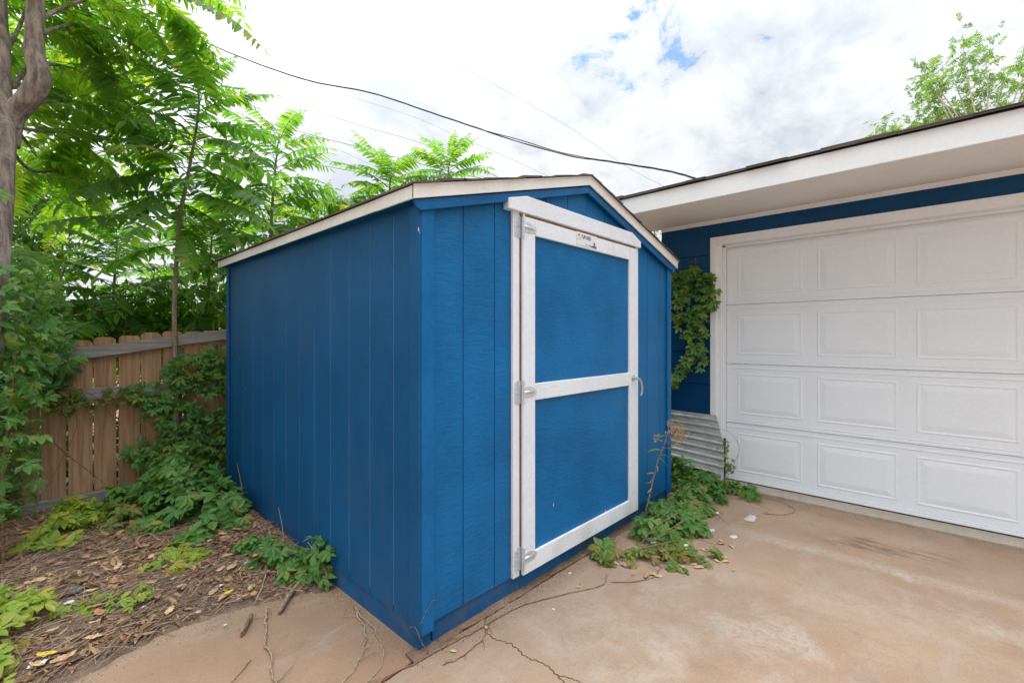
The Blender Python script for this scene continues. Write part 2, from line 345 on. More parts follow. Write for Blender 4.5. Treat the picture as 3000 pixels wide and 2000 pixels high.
# ------------------------------------------------------------------ ground
def dirt_mat():
    g = G('dirt'); co = g.co(); n = g.noise(co, 3, 8, 0.65); f = g.noise(co, 90, 5, 0.7); v = g.voronoi(co, 120)
    c = g.ramp(n, [(0.3, (0.15, 0.098, 0.068)), (0.55, (0.25, 0.168, 0.118)), (0.75, (0.36, 0.25, 0.175))])
    c = g.mix(g.mr(f, 0.45, 0.7, 0, 0.6), c, (0.06, 0.038, 0.026)); c = g.mix(g.mr(v, 0.0, 0.22, 0.35, 0), c, (0.36, 0.29, 0.23))
    g.col(c); g.rough(0.95, 0.15); g.bump(g.ma('ADD', f, g.ma('MULTIPLY', n, 0.6)), 0.9, 0.012); return g.m
M['dirt'] = dirt_mat()
def concrete_mat(name, tan, pale, worn, marks):
    g = G(name); co = g.co(); p = g.xyz(co)
    big = g.noise(co, 0.9, 6, 0.6, 0.4); mid = g.noise(co, 3.4, 9, 0.66, 0.5); fine = g.noise(co, 38, 8, 0.72); spk = g.noise(co, 260, 2, 0.6)
    c = g.mix(g.mr(big, 0.3, 0.7), tuple(k*0.86 for k in tan), tuple(min(1, k*1.12) for k in tan))
    c = g.mix(g.mr(g.noise(g.co((1, 1, 1), (5, 2, 0)), 1.7, 7, 0.65), 0.45, 0.7, 0, 0.6), c, (tan[0]*0.95, tan[1]*0.84, tan[2]*0.78))
    # patches where the cement cream shows through the red dust
    k = g.ma('MULTIPLY', g.mr(mid, 0.42, 0.70), g.mr(fine, 0.28, 0.68))
    reg = None
    for (x, y, r) in worn:
        dx = g.ma('SUBTRACT', p[0], x); dy = g.ma('SUBTRACT', p[1], y)
        d = g.ma('SQRT', g.ma('ADD', g.ma('MULTIPLY', dx, dx), g.ma('MULTIPLY', dy, dy)))
        q = g.mr(d, r*0.25, r, 1, 0); reg = q if reg is None else g.ma('MAXIMUM', reg, q)
    if reg is not None: c = g.mix(g.ma('MULTIPLY', g.ma('MULTIPLY', k, reg), 0.95), c, pale)
    c = g.mix(g.ma('MULTIPLY', k, 0.25), c, pale)
    gr = g.noise(g.co((1.0, 2.6, 1), (3, 7, 0), rot=(0, 0, 0.5)), 2.4, 9, 0.68, 0.6); c = g.mix(g.mr(gr, 0.5, 0.68, 0, 0.5), c, (0.33, 0.275, 0.225))
    gd = g.noise(g.co((1, 1, 1), (1, 3, 0)), 6.5, 8, 0.7, 0.4); c = g.mix(g.mr(gd, 0.50, 0.72, 0, 0.45), c, tuple(k*0.66 for k in tan))
    if marks:
        wob = g.ma('MULTIPLY', g.ma('SUBTRACT', mid, 0.5), 0.5)
        # pale washed line under the drip of the eave
        d = g.ma('ABSOLUTE', g.ma('SUBTRACT', g.ma('ADD', p[0], g.ma('MULTIPLY', wob, 0.35)), 2.20))
        q = g.ma('MULTIPLY', g.mr(d, 0.0, 0.11, 1, 0), g.mr(fine, 0.32, 0.6)); q = g.ma('MULTIPLY', q, g.mr(p[1], -0.75, -0.45, 1, 0))
        c = g.mix(g.ma('MULTIPLY', q, 0.5), c, (0.47, 0.40, 0.33))
        # old oil stain near the door
        u = g.ma('ADD', g.ma('SUBTRACT', p[0], 2.50), wob); d = g.ma('MULTIPLY', g.ma('ABSOLUTE', g.ma('ADD', u, g.ma('MULTIPLY', g.ma('ADD', p[1], 1.3), 0.15))), 1.0)
        e = g.ma('ABSOLUTE', g.ma('ADD', p[1], 1.32)); 
        q = g.ma('MULTIPLY', g.mr(d, 0.03, 0.15, 1, 0), g.mr(e, 0.10, 0.48, 1, 0)); q = g.ma('MULTIPLY', q, g.mr(g.noise(g.co((26, 7, 1)), 1.0, 6, 0.7), 0.40, 0.62))
        c = g.mix(g.ma('MULTIPLY', q, 0.85), c, (0.12, 0.075, 0.052))
        # dark damp dirt along the garage slab
        q = g.ma('MULTIPLY', g.mr(p[0], 2.72, 3.08, 0, 1), g.mr(mid, 0.36, 0.66)); c = g.mix(g.ma('MULTIPLY', q, 0.5), c, (0.20, 0.115, 0.075))
    # soil washed up against the shed and the joint
    e = g.ma('ABSOLUTE', g.ma('ADD', p[1], g.ma('MULTIPLY', g.ma('SUBTRACT', mid, 0.5), 0.25)))
    c = g.mix(g.ma('MULTIPLY', g.mr(e, 0.0, 0.16, 1, 0), 0.42), c, (0.21, 0.125, 0.08))
    c = g.mix(g.mr(fine, 0.52, 0.74, 0, 0.32), c, tuple(k*0.55 for k in tan))
    gt = g.noise(co, 95, 4, 0.7); c = g.mix(g.mr(gt, 0.54, 0.70, 0, 0.4), c, tuple(k*0.55 for k in tan)); c = g.mix(g.mr(gt, 0.44, 0.30, 0, 0.35), c, pale)
    c = g.mix(g.mr(spk, 0.60, 0.72, 0, 0.45), c, tuple(k*0.45 for k in tan)); c = g.mix(g.mr(spk, 0.40, 0.30, 0, 0.3), c, pale)
    g.col(c); g.rough(g.mr(mid, 0.3, 0.7, 0.72, 0.92), 0.3)
    g.bump(g.ma('ADD', g.ma('MULTIPLY', fine, 0.6), g.ma('MULTIPLY', spk, 0.25)), 0.45, 0.006); return g.m
TAN = (0.312, 0.210, 0.139)
M['concrete'] = concrete_mat('stained concrete', TAN, (0.42, 0.35, 0.285), [(0.45, -0.62, 0.75), (1.1, -0.95, 0.85), (0.3, -1.0, 0.8), (2.0, -1.55, 0.7)], True)
M['concrete_dusty'] = concrete_mat('dusty concrete', (0.305, 0.192, 0.122), (0.38, 0.27, 0.19), [], False)
M['concrete_grey'] = concrete_mat('garage slab concrete', (0.42, 0.355, 0.29), (0.55, 0.5, 0.45), [], False)
M['crack_dirt'] = simple('crack dirt', (0.13, 0.085, 0.055), 0.95, var=0.4, scale=60)

m = MB(); m.quad((-150, -150, -0.035), (150, -150, -0.035), (150, 150, -0.035), (-150, 150, -0.035))
tag(m.build('ground', M['dirt'], fix=False), kind='structure')

def slab(name, x0, x1, y0, y1, top, edge, mt, step=0.03):
    # a poured slab; the edge (y0 or y1) at the joint is chipped and uneven
    m = MB(); xs = []; x = x0
    while x < x1: xs.append(x); x += step if -1.6 < x < 3.2 else 0.4
    xs.append(x1); t = []
    for x in xs:
        w = 0.010*nz(x*3, 5.1)+0.007*nz(x*14, 2.2)
        t.append(x); a = y0+(w if edge == 'y0' else 0); b = y1+(w if edge == 'y1' else 0)
        rows = [a, a+0.008, b-0.008, b]; zs = [top-0.006, top, top, top-0.006]
        m.v += [(x, a, top-0.10)]+[(x, r, z) for r, z in zip(rows, zs)]+[(x, b, top-0.10)]
    n = len(xs)
    for i in range(n-1):
        for k in range(5): m.f.append((i*6+k, (i+1)*6+k, (i+1)*6+k+1, i*6+k+1)); m.mi.append(0)
    m.f.append(tuple(range(6))); m.mi.append(0); m.f.append(tuple(range((n-1)*6, n*6))[::-1]); m.mi.append(0)
    return m.build(name, mt)
drive = tag(slab('driveway', -8, 3.085, -10, -0.026, 0.0, 'y1', M['concrete']), kind='structure')
tag(slab('pavement', -1.35, 3.085, -0.012, 2.85, -0.003, 'y0', M['concrete_dusty']), kind='structure')
m = MB(); rs = random.Random(3)                          # garage floor slab with its rough front edge
n = 120
for i in range(n+1):
    y = lerp(0.42, -6.4, i/n); w = 0.006*nz(y*5, 1)+0.005*nz(y*21, 3)
    m.v += [(3.088+w, y, -0.06), (3.086+w, y, 0.012+0.004*nz(y*9, 7)), (3.10+w, y, 0.024), (9.2, y, 0.024)]
for i in range(n):
    for k in range(3): m.f.append((i*4+k, i*4+k+1, (i+1)*4+k+1, (i+1)*4+k)); m.mi.append(0)
tag(m.build('pavement', M['concrete_grey']), kind='structure')

def ribbon(pts, wid, z0, mb, jitter=0.4, h=0.003):      # a low irregular ridge of dirt lying in a crack
    P = spline([(x, y, 0) for x, y in pts], 10); n = len(P)
    for i, p in enumerate(P):
        t = (P[min(i+1, n-1)]-P[max(i-1, 0)]).normalized(); s = Vector((-t.y, t.x, 0))
        w = wid*(1+jitter*nz(i*0.9, 3.3))*(0.35+0.65*math.sin(math.pi*min(1, (i+2)/(n+3))))
        p = p+s*0.012*nz(i*0.55, 8.8)
        mb.v += [tuple(p-s*w+Vector((0, 0, z0+0.0005))), tuple(p+Vector((0, 0, z0+h))), tuple(p+s*w+Vector((0, 0, z0+0.0005)))]
    b = len(mb.v)-3*n
    for i in range(n-1):
        for k in range(2): mb.f.append((b+i*3+k, b+i*3+k+1, b+(i+1)*3+k+1, b+(i+1)*3+k)); mb.mi.append(0)
m = MB(); ribbon([(0.28, -0.10), (0.275, -0.17), (0.30, -0.25), (0.285, -0.34), (0.305, -0.42), (0.29, -0.50), (0.27, -0.60), (0.28, -0.75), (0.25, -0.95)], 0.0036, 0.0, m)
ribbon([(0.29, -0.50), (0.315, -0.55), (0.32, -0.62)], 0.003, 0.0, m)
ribbon([(0.28, -0.10), (0.33, -0.05), (0.36, -0.03)], 0.003, 0.0, m)
m.build('crack', M['crack_dirt'], drive)

# dark planting soil that spills over the slab beside the shed
BX = [-6, -2.2, -1.5, -1.18, -1.04, -0.88, -0.66, -0.39, -0.24, -0.04, 0.2]
BY = [0.4, 0.62, 0.74, 0.81, 0.87, 0.93, 0.95, 0.90, 0.82, 0.77, 0.75]
def mulch_h(x, y):
    d = y-interp(BX, BY, x)-0.06*nz(x*4, 0.7)-0.03*nz(x*13, 4.7)
    t = max(0, min(1, (d+0.04)/0.45)); t = t*t*(3-2*t)
    return -0.014+0.075*t+(0.018*nz(x*5, y*5)+0.012*nz(x*17, y*17)+0.006*nz(x*40, y*40))*min(1, max(0, d+0.10)/0.25)+0.012*max(0, min(1, (d+0.1)/0.1))
m = MB(); NX, NY = 150, 110
for j in range(NY+1):
    for i in range(NX+1):
        x = lerp(-3.2, -0.002, i/NX); y = lerp(0.45, 3.6, (j/NY)**1.25); m.v.append((x, y, mulch_h(x, y)))
for j in range(NY):
    for i in range(NX): a = j*(NX+1)+i; m.f.append((a, a+1, a+NX+2, a+NX+1)); m.mi.append(0)
tag(m.build('soil', M['dirt'], smooth=True), kind='structure')
m = MB()                                                  # soil washed along the foot of the shed front
for i in range(161):
    x = lerp(-0.05, 2.5, i/160); w = max(0.004, 0.016+0.020*nz(x*6, 1.2)+0.016*nz(x*25, 3.1)+0.016*max(0, (x-0.9)))
    h = 0.010+0.006*nz(x*11, 6.6)
    m.v += [(x, -0.012-w, 0.0005), (x, -0.012-w*0.5, h*0.5+0.001), (x, 0.012, h), (x, 0.03, h)]
for i in range(160):
    for k in range(3): m.f.append((i*4+k, i*4+k+1, (i+1)*4+k+1, (i+1)*4+k)); m.mi.append(0)
tag(m.build('dirt_strip', M['dirt'], smooth=True), kind='structure')

# ------------------------------------------------------------------ the blue shed
WX, DY, RIDGE = 2.42, 2.60, 1.21
SL = 0.284                                               # roof slope
def roof_z(x): return 1.925+SL*(min(x, WX-x)+0.05)        # top of the drip edge over x
shed = thing('garden_shed', 'blue wooden garden shed with white trimmed door standing on the concrete', 'shed')
m = MB()                                                 # floor frame under the siding
m.box((0.012, 0.03, -0.01), (WX-0.012, DY-0.02, 0.12))
m.build('floor_frame', M['blue_base'], shed)
m = MB(); m.box((0.075, 0.010, 0.000), (WX-0.015, 0.029, 0.108)); m.build('skirt_board', M['blue_base'], shed, bevel=0.003)
m = MB(); m.box((0.005, 0.004, -0.004), (0.011, DY-0.02, 0.10)); m.box((0.004, 0.0045, -0.004), (0.062, 0.0125, 0.098)); m.build('skirt_board', M['blue_base'], shed, bevel=0.002)
# side wall: backing sheet with narrow siding strips
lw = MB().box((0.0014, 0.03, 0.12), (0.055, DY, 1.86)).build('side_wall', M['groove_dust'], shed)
ys = [0.0]+[0.195+0.2035*i for i in range(12)]+[DY]
for a, b in zip(ys[:-1], ys[1:]):
    if b-a < 0.05: continue
    m = MB(); m.box((0.0, a+0.0026, 0.090+0.004*nz(a, 4)), (0.0155, b-0.0026, 1.878)); m.build('siding_strip', M['blue_side_shaded'], lw, bevel=0.0015)
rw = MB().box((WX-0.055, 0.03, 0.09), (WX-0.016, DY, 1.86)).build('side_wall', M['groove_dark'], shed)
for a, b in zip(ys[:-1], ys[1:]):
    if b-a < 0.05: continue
    m = MB(); m.box((WX-0.0155, a+0.0022, 0.08), (WX, b-0.0022, 1.878)); m.build('siding_strip', M['blue_side_shaded'], rw, bevel=0.0015)
MB().box((0.06, DY-0.03, 0.08), (WX-0.06, DY-0.002, 1.9)).build('rear_wall', M['blue_side_shaded'], shed)
# front wall
def zt(x): return roof_z(x)-0.055
fw = MB(); fw.prism([(0.02, 0.10), (WX-0.02, 0.10), (WX-0.02, zt(0)), (RIDGE, zt(RIDGE)-0.02), (0.02, zt(0))], 1, 0.016, 0.029)
fw = fw.build('front_wall', M['groove_dark'], shed)
xs = [0.0]+[0.24+0.2*i for i in range(11)]+[WX]
def strip(x0, x1, z0, name='siding_strip'):
    pts = [(x0, z0), (x1, z0), (x1, zt(x1))]
    if x0 < RIDGE < x1: pts.append((RIDGE, zt(RIDGE)))
    pts.append((x0, zt(x0)))
    m = MB(); m.prism(pts, 1, 0.0, 0.0155); return m.build(name, M['blue_front'], fw, bevel=0.0015)
for a, b in zip(xs[:-1], xs[1:]):
    a2, b2 = a+0.0022, b-0.0022
    if b < 0.55 or a > 1.87: strip(a2, b2, 0.096)
    elif a < 0.55: strip(a2, 0.552, 0.096); strip(0.556, b2, 2.0)
    elif b > 1.87: strip(a2, 1.852, 2.0); strip(1.858, b2, 0.096)
    else: strip(a2, b2, 1.96)
# corner boards
m = MB(); m.box((-0.001, -0.017, 0.072), (0.064, -0.001, zt(0.03)-0.012)); m.build('corner_board', M['blue_trim'], shed, bevel=0.003)
m = MB(); m.box((-0.0155, -0.0165, 0.075), (-0.0015, 0.052, 1.86)); m.build('corner_board', M['blue_side_shaded'], shed, bevel=0.003)
m = MB(); m.box((WX-0.064, -0.017, 0.072), (WX+0.001, -0.001, zt(0.03)-0.012)); m.build('corner_board', M['blue_trim'], shed, bevel=0.003)
m = MB(); m.box((-0.013, DY-0.05, 0.05), (-0.0015, DY+0.012, 1.86)); m.build('corner_board', M['blue_side_shaded'], shed, bevel=0.003)
# blue boards under the rake, with the cut ends
for s in (1, -1):
    X = (lambda x: x) if s == 1 else (lambda x: WX-x)
    m = MB(); m.prism([(X(-0.048), roof_z(-0.048)-0.058), (X(RIDGE), roof_z(RIDGE)-0.058), (X(RIDGE), roof_z(RIDGE)-0.100), (X(-0.012), roof_z(-0.012)-0.106), (X(-0.034), roof_z(-0.034)-0.090)], 1, -0.034, -0.0185)
    m.build('rake_board', M['blue_rake'], shed, bevel=0.003)
    m = MB(); m.prism([(X(-0.06), roof_z(-0.06)), (X(RIDGE), roof_z(RIDGE)), (X(RIDGE), roof_z(RIDGE)-0.053), (X(-0.06), roof_z(-0.06)-0.056)], 1, -0.046, -0.036)
    m.prism([(X(-0.062), roof_z(-0.062)+0.002), (X(RIDGE), roof_z(RIDGE)+0.002), (X(RIDGE), roof_z(RIDGE)-0.007), (X(-0.062), roof_z(-0.062)-0.007)], 1, -0.0505, -0.0463)
    m.build('drip_edge', M['white_metal'], shed, bevel=0.0015)
    # eave fascia with a lapped joint, and soffit board
    xo, xi = X(-0.060), X(-0.052); a, b = min(xo, xi), max(xo, xi)
    m = MB(); m.box((a, -0.045, roof_z(-0.06)-0.054), (b, 0.245, roof_z(-0.06)-0.001)); m.build('drip_edge', M['white_metal'], shed, bevel=0.001)
    xo2 = X(-0.0585); a2, b2 = min(xo2, xi), max(xo2, xi)
    m = MB(); m.box((a2, 0.247, roof_z(-0.06)-0.052), (b2, DY+0.06, roof_z(-0.06)-0.001)); m.build('drip_edge', M['white_metal'], shed, bevel=0.001)
    xo, xi = X(-0.051), X(0.004); a, b = min(xo, xi), max(xo, xi)
    m = MB(); m.box((a, 0.0, roof_z(-0.06)-0.050), (b, DY+0.05, roof_z(-0.06)-0.035)); m.build('soffit_board', M['blue_side_shaded'], shed)
# roof deck and courses of shingles
m = MB()
m.prism([(-0.05, roof_z(-0.05)-0.012), (RIDGE, roof_z(RIDGE)-0.012), (WX+0.05, roof_z(-0.05)-0.012), (WX+0.05, roof_z(-0.05)+0.001), (RIDGE, roof_z(RIDGE)+0.001), (-0.05, roof_z(-0.05)+0.001)], 1, -0.034, DY+0.05)
roof = m.build('roof', M['shingle'], shed)
rs = random.Random(11)
for s in (1, -1):
    X = (lambda x: x) if s == 1 else (lambda x: WX-x)
    for k in range(10):
        x0 = -0.072+0.131*k; x1 = min(x0+0.15, RIDGE+0.01); y = -0.062; zo = 0.004+0.003*(k % 2)
        while y < DY+0.06:
            w = rs.uniform(0.16, 0.34); y1 = min(y+w, DY+0.075); t = rs.uniform(0.004, 0.011); e = rs.uniform(-0.004, 0.004)
            m = MB(); m.prism([(X(x0+e), roof_z(x0)+zo), (X(x1), roof_z(x1)+zo-0.002), (X(x1), roof_z(x1)+zo+t*0.5), (X(x0+e), roof_z(x0)+zo+t)], 1, y+0.001, y1-0.001)
            m.build('shingle', M['shingle'], roof); y = y1
# door opening: jambs, header and door
m = MB(); m.box((0.553, -0.019, 0.096), (0.601, -0.0008, 1.952)); m.build('door_jamb', M['white_stile'], shed, bevel=0.003)
m = MB(); m.box((1.806, -0.019, 0.085), (1.862, -0.0008, 1.952)); m.build('door_jamb', M['white_stile'], shed, bevel=0.003)
m = MB(); m.prism([(0.500, 1.945), (1.866, 1.945), (1.866, 1.988), (1.742, 2.034), (0.640, 2.036), (0.500, 1.998)], 1, -0.040, -0.0005)
m.build('door_header', M['white_trim'], shed, bevel=0.004)
m = MB(); m.box((0.6015, -0.026, 1.929), (1.8055, 0.012, 1.9445)); m.box((0.6015, -0.020, 0.12), (0.609, 0.01, 1.9285)); m.box((1.799, -0.005, 0.12), (1.806, 0.01, 1.93)); m.build('door_gap', M['dark_gap'], shed)
door = MB().box((0.612, -0.022, 0.108), (1.796, -0.002, 1.926)).build('door', M['blue_front'], shed, bevel=0.002)
for a, b, mt in (((0.6095, -0.038, 0.100), (0.703, -0.0225, 1.928), 'white_stile'), ((1.704, -0.038, 0.100), (1.8005, -0.0225, 1.928), 'white_stile')):
    MB().box(a, b).build('stile', M[mt], door, bevel=0.003)
for z0, z1 in ((0.100, 0.196), (0.983, 1.070), (1.842, 1.928)):
    MB().box((0.7035, -0.0378, z0), (1.7035, -0.0228, z1)).build('rail', M['white_trim'], door, bevel=0.003)
# strap hinges
for zc in (1.875, 1.032, 0.186):
    h = MB(); pl = []
    for k in range(13): a = math.pi/2+math.pi*k/12; pl.append((0.580+0.018*math.cos(a), zc+(0.040 if k < 6 else (-0.040 if k > 6 else 0))+0.018*math.sin(a)))
    h.prism([(0.606, zc+0.058)]+pl+[(0.606, zc-0.058)], 1, -0.0222, -0.0192); h = h.build('hinge', M['zinc'], shed, bevel=0.0006)
    m = MB(); m.tube([(0.6065, -0.0435, zc-0.060), (0.6065, -0.0435, zc-0.021)], 0.0058, 10); m.tube([(0.6065, -0.0435, zc-0.0195), (0.6065, -0.0435, zc+0.0195)], 0.0058, 10); m.tube([(0.6065, -0.0435, zc+0.021), (0.6065, -0.0435, zc+0.060)], 0.0058, 10)
    m.build('hinge_pin', M['zinc'], h, smooth=False)
    pr = [(0.612, zc+0.019), (0.640, zc+0.030), (0.668, zc+0.024), (0.700, zc+0.012), (0.715, zc-0.002), (0.708, zc-0.018), (0.690, zc-0.024), (0.640, zc-0.030), (0.612, zc-0.020)]
    m = MB(); m.prism(pr, 1, -0.0412, -0.0384); m.build('strap', M['zinc'], h, bevel=0.0008)
    m = MB(); m.tube([(0.612, -0.0416, zc), (0.650, -0.0424, zc-0.001), (0.690, -0.0414, zc-0.006)], [0.008, 0.0065, 0.003], 8); m.build('strap_rib', M['zinc'], h, smooth=True)
    m = MB()
    for (x, z) in ((0.655, 0.016), (0.660, -0.018), (0.695, 0.0), ): m.tube([(x, -0.0410, zc+z), (x, -0.0435, zc+z)], 0.0042, 8)
    for z in (0.042, 0.0, -0.042): m.tube([(0.582, -0.0220, zc+z), (0.582, -0.0245, zc+z)], 0.0042, 8)
    m.build('screw', M['zinc'], h)
# lever handle
hd = MB(); hd.tube([(1.752, -0.0378, 1.030), (1.752, -0.043, 1.030)], 0.022, 20); hd.tube([(1.752, -0.042, 1.030), (1.752, -0.075, 1.030)], 0.0105, 14)
hd = hd.build('handle', M['satin_nickel'], shed)
m = MB(); m.tube(spline([(1.750, -0.074, 1.030), (1.768, -0.082, 1.022), (1.786, -0.084, 1.000), (1.797, -0.083, 0.965), (1.799, -0.080, 0.930), (1.793, -0.076, 0.910)], 6), 0.0068, 10); m.build('lever', M['satin_nickel'], hd, smooth=True)
# maker's sticker on the top rail
st = MB().box((1.076, -0.0392, 1.853), (1.290, -0.0381, 1.930)).build('sticker', M['label_white'], shed)
MB().box((1.0765, -0.0394, 1.8535), (1.0785, -0.03925, 1.9295)).box((1.079, -0.0394, 1.8535), (1.23, -0.03925, 1.8548)).build('print_border', M['ink_grey'], st)
m = MB(); cx_, cz_ = 1.1015, 1.909
m.prism([(1.0865, 1.885), (1.1165, 1.885), (1.1165, 1.906), (1.1145, 1.914), (1.109, 1.9205), (1.1015, 1.9225), (1.094, 1.9205), (1.0885, 1.914), (1.0865, 1.906)], 1, -0.03945, -0.03925); m.build('printed_emblem', M['ink_pink'], st)
m = MB()
for x in (1.0905, 1.1035): m.box((x, -0.0397, 1.8885), (x+0.009, -0.03955, 1.906))
m.build('printed_emblem', M['label_white'], st)
m = MB(); m.prism([(1.094, 1.910), (1.109, 1.910), (1.1015, 1.919)], 1, -0.0397, -0.03955); m.build('printed_emblem', M['ink_red'], st)
m = MB(); m.prism([(1.262+0.010*math.cos(2*math.pi*k/14), 1.880+0.0115*math.sin(2*math.pi*k/14)) for k in range(14)], 1, -0.03945, -0.03925); m.build('printed_emblem', M['ink_red'], st)
m = MB(); m.prism([(1.225, 1.857), (1.287, 1.8545), (1.287, 1.8675), (1.262, 1.8715), (1.248, 1.869), (1.228, 1.866)], 1, -0.03945, -0.03925); m.build('printed_emblem', M['ink_blue'], st)
def text(s, h, x, y, z, mt, parent, wide=1.0, bold=0.0, name='lettering'):
    cu = bpy.data.curves.new(name, 'FONT'); cu.body = s; cu.size = 1.0; cu.offset = bold; cu.extrude = 0.0001/h
    o = bpy.data.objects.new(name, cu); COL.objects.link(o); bpy.context.view_layer.update()
    me = bpy.data.meshes.new_from_object(o.evaluated_get(bpy.context.evaluated_depsgraph_get())); bpy.data.objects.remove(o)
    me.transform(Matrix.Translation((x, y, z)) @ Matrix.Rotation(R(90), 4, 'X') @ Matrix.Diagonal((h*wide, h, h, 1)))
    me.materials.clear(); me.materials.append(mt)
    o = bpy.data.objects.new(name, me); COL.objects.link(o); o.parent = parent; ORG[o.name] = ORG[parent.name]; return o
text('TUFF SHED', 0.031, 1.1235, -0.0394, 1.8955, M['ink_black'], st, 0.66, 0.028)
text('1\u00b7800', 0.013, 1.165, -0.0394, 1.8605, M['ink_grey'], st, 0.8, 0.02)
MB().box((1.1985, -0.03945, 1.8610), (1.2245, -0.03925, 1.8685)).build('printed_line', M['ink_grey'], st)

# ------------------------------------------------------------------ the garage
XW = 3.17; YE = 0.41; SO = 2.375
gar = thing('garage', 'low blue garage with white sectional door and wide white eave', 'garage', (XW, -2.6, 0))
Y1 = -6.2; DYE = -5.06                                    # far corner and far side of the door opening
DT = 2.132
wall = MB(); wall.box((XW+0.02, -0.10, 0.02), (XW+0.09, YE-0.004, SO+0.05)); wall.box((XW+0.02, Y1, 0.02), (XW+0.09, DYE-0.05, SO+0.05)); wall.box((XW+0.02, DYE-0.05, DT+0.03), (XW+0.09, -0.10, SO+0.05))
wall.box((XW+0.09, YE-0.09, 0.0), (9.0, YE-0.004, 2.5)); wall.box((XW+0.09, Y1, 0.0), (9.0, Y1+0.08, 2.5)); wall.box((8.92, Y1+0.08, 0.0), (9.0, YE-0.1, 2.5))
wall = wall.build('wall', M['blue_garage'], gar)
sm = [0.0, 0.295, 0.59, 0.885, 1.18, 1.475, 1.77, 2.065, SO+0.02]
for a, b in zip(sm[:-1], sm[1:]):                         # lap siding, each board's butt stands proud of the one below
    for y0, y1 in ((-0.066, YE), (Y1, DYE-0.09)):
        m = MB(); m.prism([(XW-0.012, a+0.0025), (XW+0.019, a+0.0025), (XW+0.019, b-0.001), (XW-0.001, b-0.001)], 1, y0, y1); m.build('siding_board', M['blue_garage'], wall)
m = MB(); m.prism([(XW-0.012, 2.216), (XW+0.019, 2.216), (XW+0.019, SO+0.02), (XW-0.004, SO+0.02)], 1, DYE-0.088, -0.068); m.build('siding_board', M['blue_garage'], wall)
# door casing
def cas(a, b, n='door_casing'): return MB().box(a, b).build(n, M['white_garage'], gar, bevel=0.003)
cas((XW-0.034, -0.118, 0.024), (XW-0.0125, -0.066, 2.216)); cas((XW-0.034, DYE-0.088, 0.024), (XW-0.0125, DYE-0.035, 2.216)); cas((XW-0.034, DYE-0.034, 2.142), (XW-0.0125, -0.119, 2.216))
cas((XW-0.0122, -0.155, 0.024), (XW+0.055, -0.101, 2.20), 'door_jamb'); cas((XW-0.0122, DYE-0.05, 0.024), (XW+0.055, DYE+0.005, 2.20), 'door_jamb'); cas((XW-0.0122, DYE+0.006, 2.141), (XW+0.055, -0.1555, 2.20), 'door_jamb')
m = MB(); m.box((XW+0.030, -0.176, 0.40), (XW+0.052, -0.1555, 2.125)); m.tube([(XW+0.028, -0.178, 0.405), (XW+0.028, -0.176, 2.125)], 0.0055, 8); m.build('stop_moulding', M['white_garage'], gar, bevel=0.002)
m = MB(); m.box((XW+0.030, DYE+0.02, 2.120), (XW+0.052, -0.177, 2.141)); m.build('stop_moulding', M['white_garage'], gar, bevel=0.002)
# sectional door: four sections of eight raised panels
XD = XW+0.070; zs = [0.032, 0.545, 1.075, 1.605, 2.135]; ND = 8; YD0 = -0.168; PW = (YD0-DYE-0.10)/ND
def rings(mb, y0, y1, z0, z1, prof):
    n0 = len(mb.v)
    for ins, h in prof:
        mb.v += [(XD-h, y1-ins, z0+ins), (XD-h, y0+ins, z0+ins), (XD-h, y0+ins, z1-ins), (XD-h, y1-ins, z1-ins)]
    for r in range(len(prof)-1):
        for k in range(4):
            a = n0+r*4+k; b = n0+r*4+(k+1) % 4; mb.f.append((a, b, b+4, a+4)); mb.mi.append(0)
    a = n0+(len(prof)-1)*4; mb.f.append((a, a+1, a+2, a+3)); mb.mi.append(0)
prof = [(0.0, 0.0), (0.004, 0.0036), (0.011, 0.0036), (0.016, 0.001), (0.024, 0.001), (0.030, 0.0022), (0.058, 0.0062), (0.062, 0.0062)]
for i in range(4):
    z0, z1 = zs[i], zs[i+1]
    m = MB(); m.box((XD, DYE, z0+0.001), (XD+0.04, YD0, z1-0.0012))
    m.box((XD-0.006, DYE, z0+0.003), (XD-0.0002, YD0, z0+0.020)); m.box((XD-0.004, DYE, z0+0.030), (XD-0.0002, YD0, z0+0.035)); m.box((XD-0.004, DYE, z1-0.042), (XD-0.0002, YD0, z1-0.036)); m.box((XD-0.002, DYE, z1-0.012), (XD-0.0002, YD0, z1-0.004))
    sec = m.build('door_section', M['white_door'], gar, bevel=0.0015)
    for j in range(ND):
        yb = YD0-0.05-PW*(j+1)+0.052; yt = YD0-0.05-PW*j-0.052
        m = MB(); rings(m, yb, yt, z0+0.085, z1-0.085, prof); m.build('raised_panel', M['white_door'], sec)
m = MB(); m.tube([(XD+0.012, DYE, 0.028), (XD+0.012, YD0, 0.028)], 0.008, 8); m.build('weather_seal', M['cable'], gar)
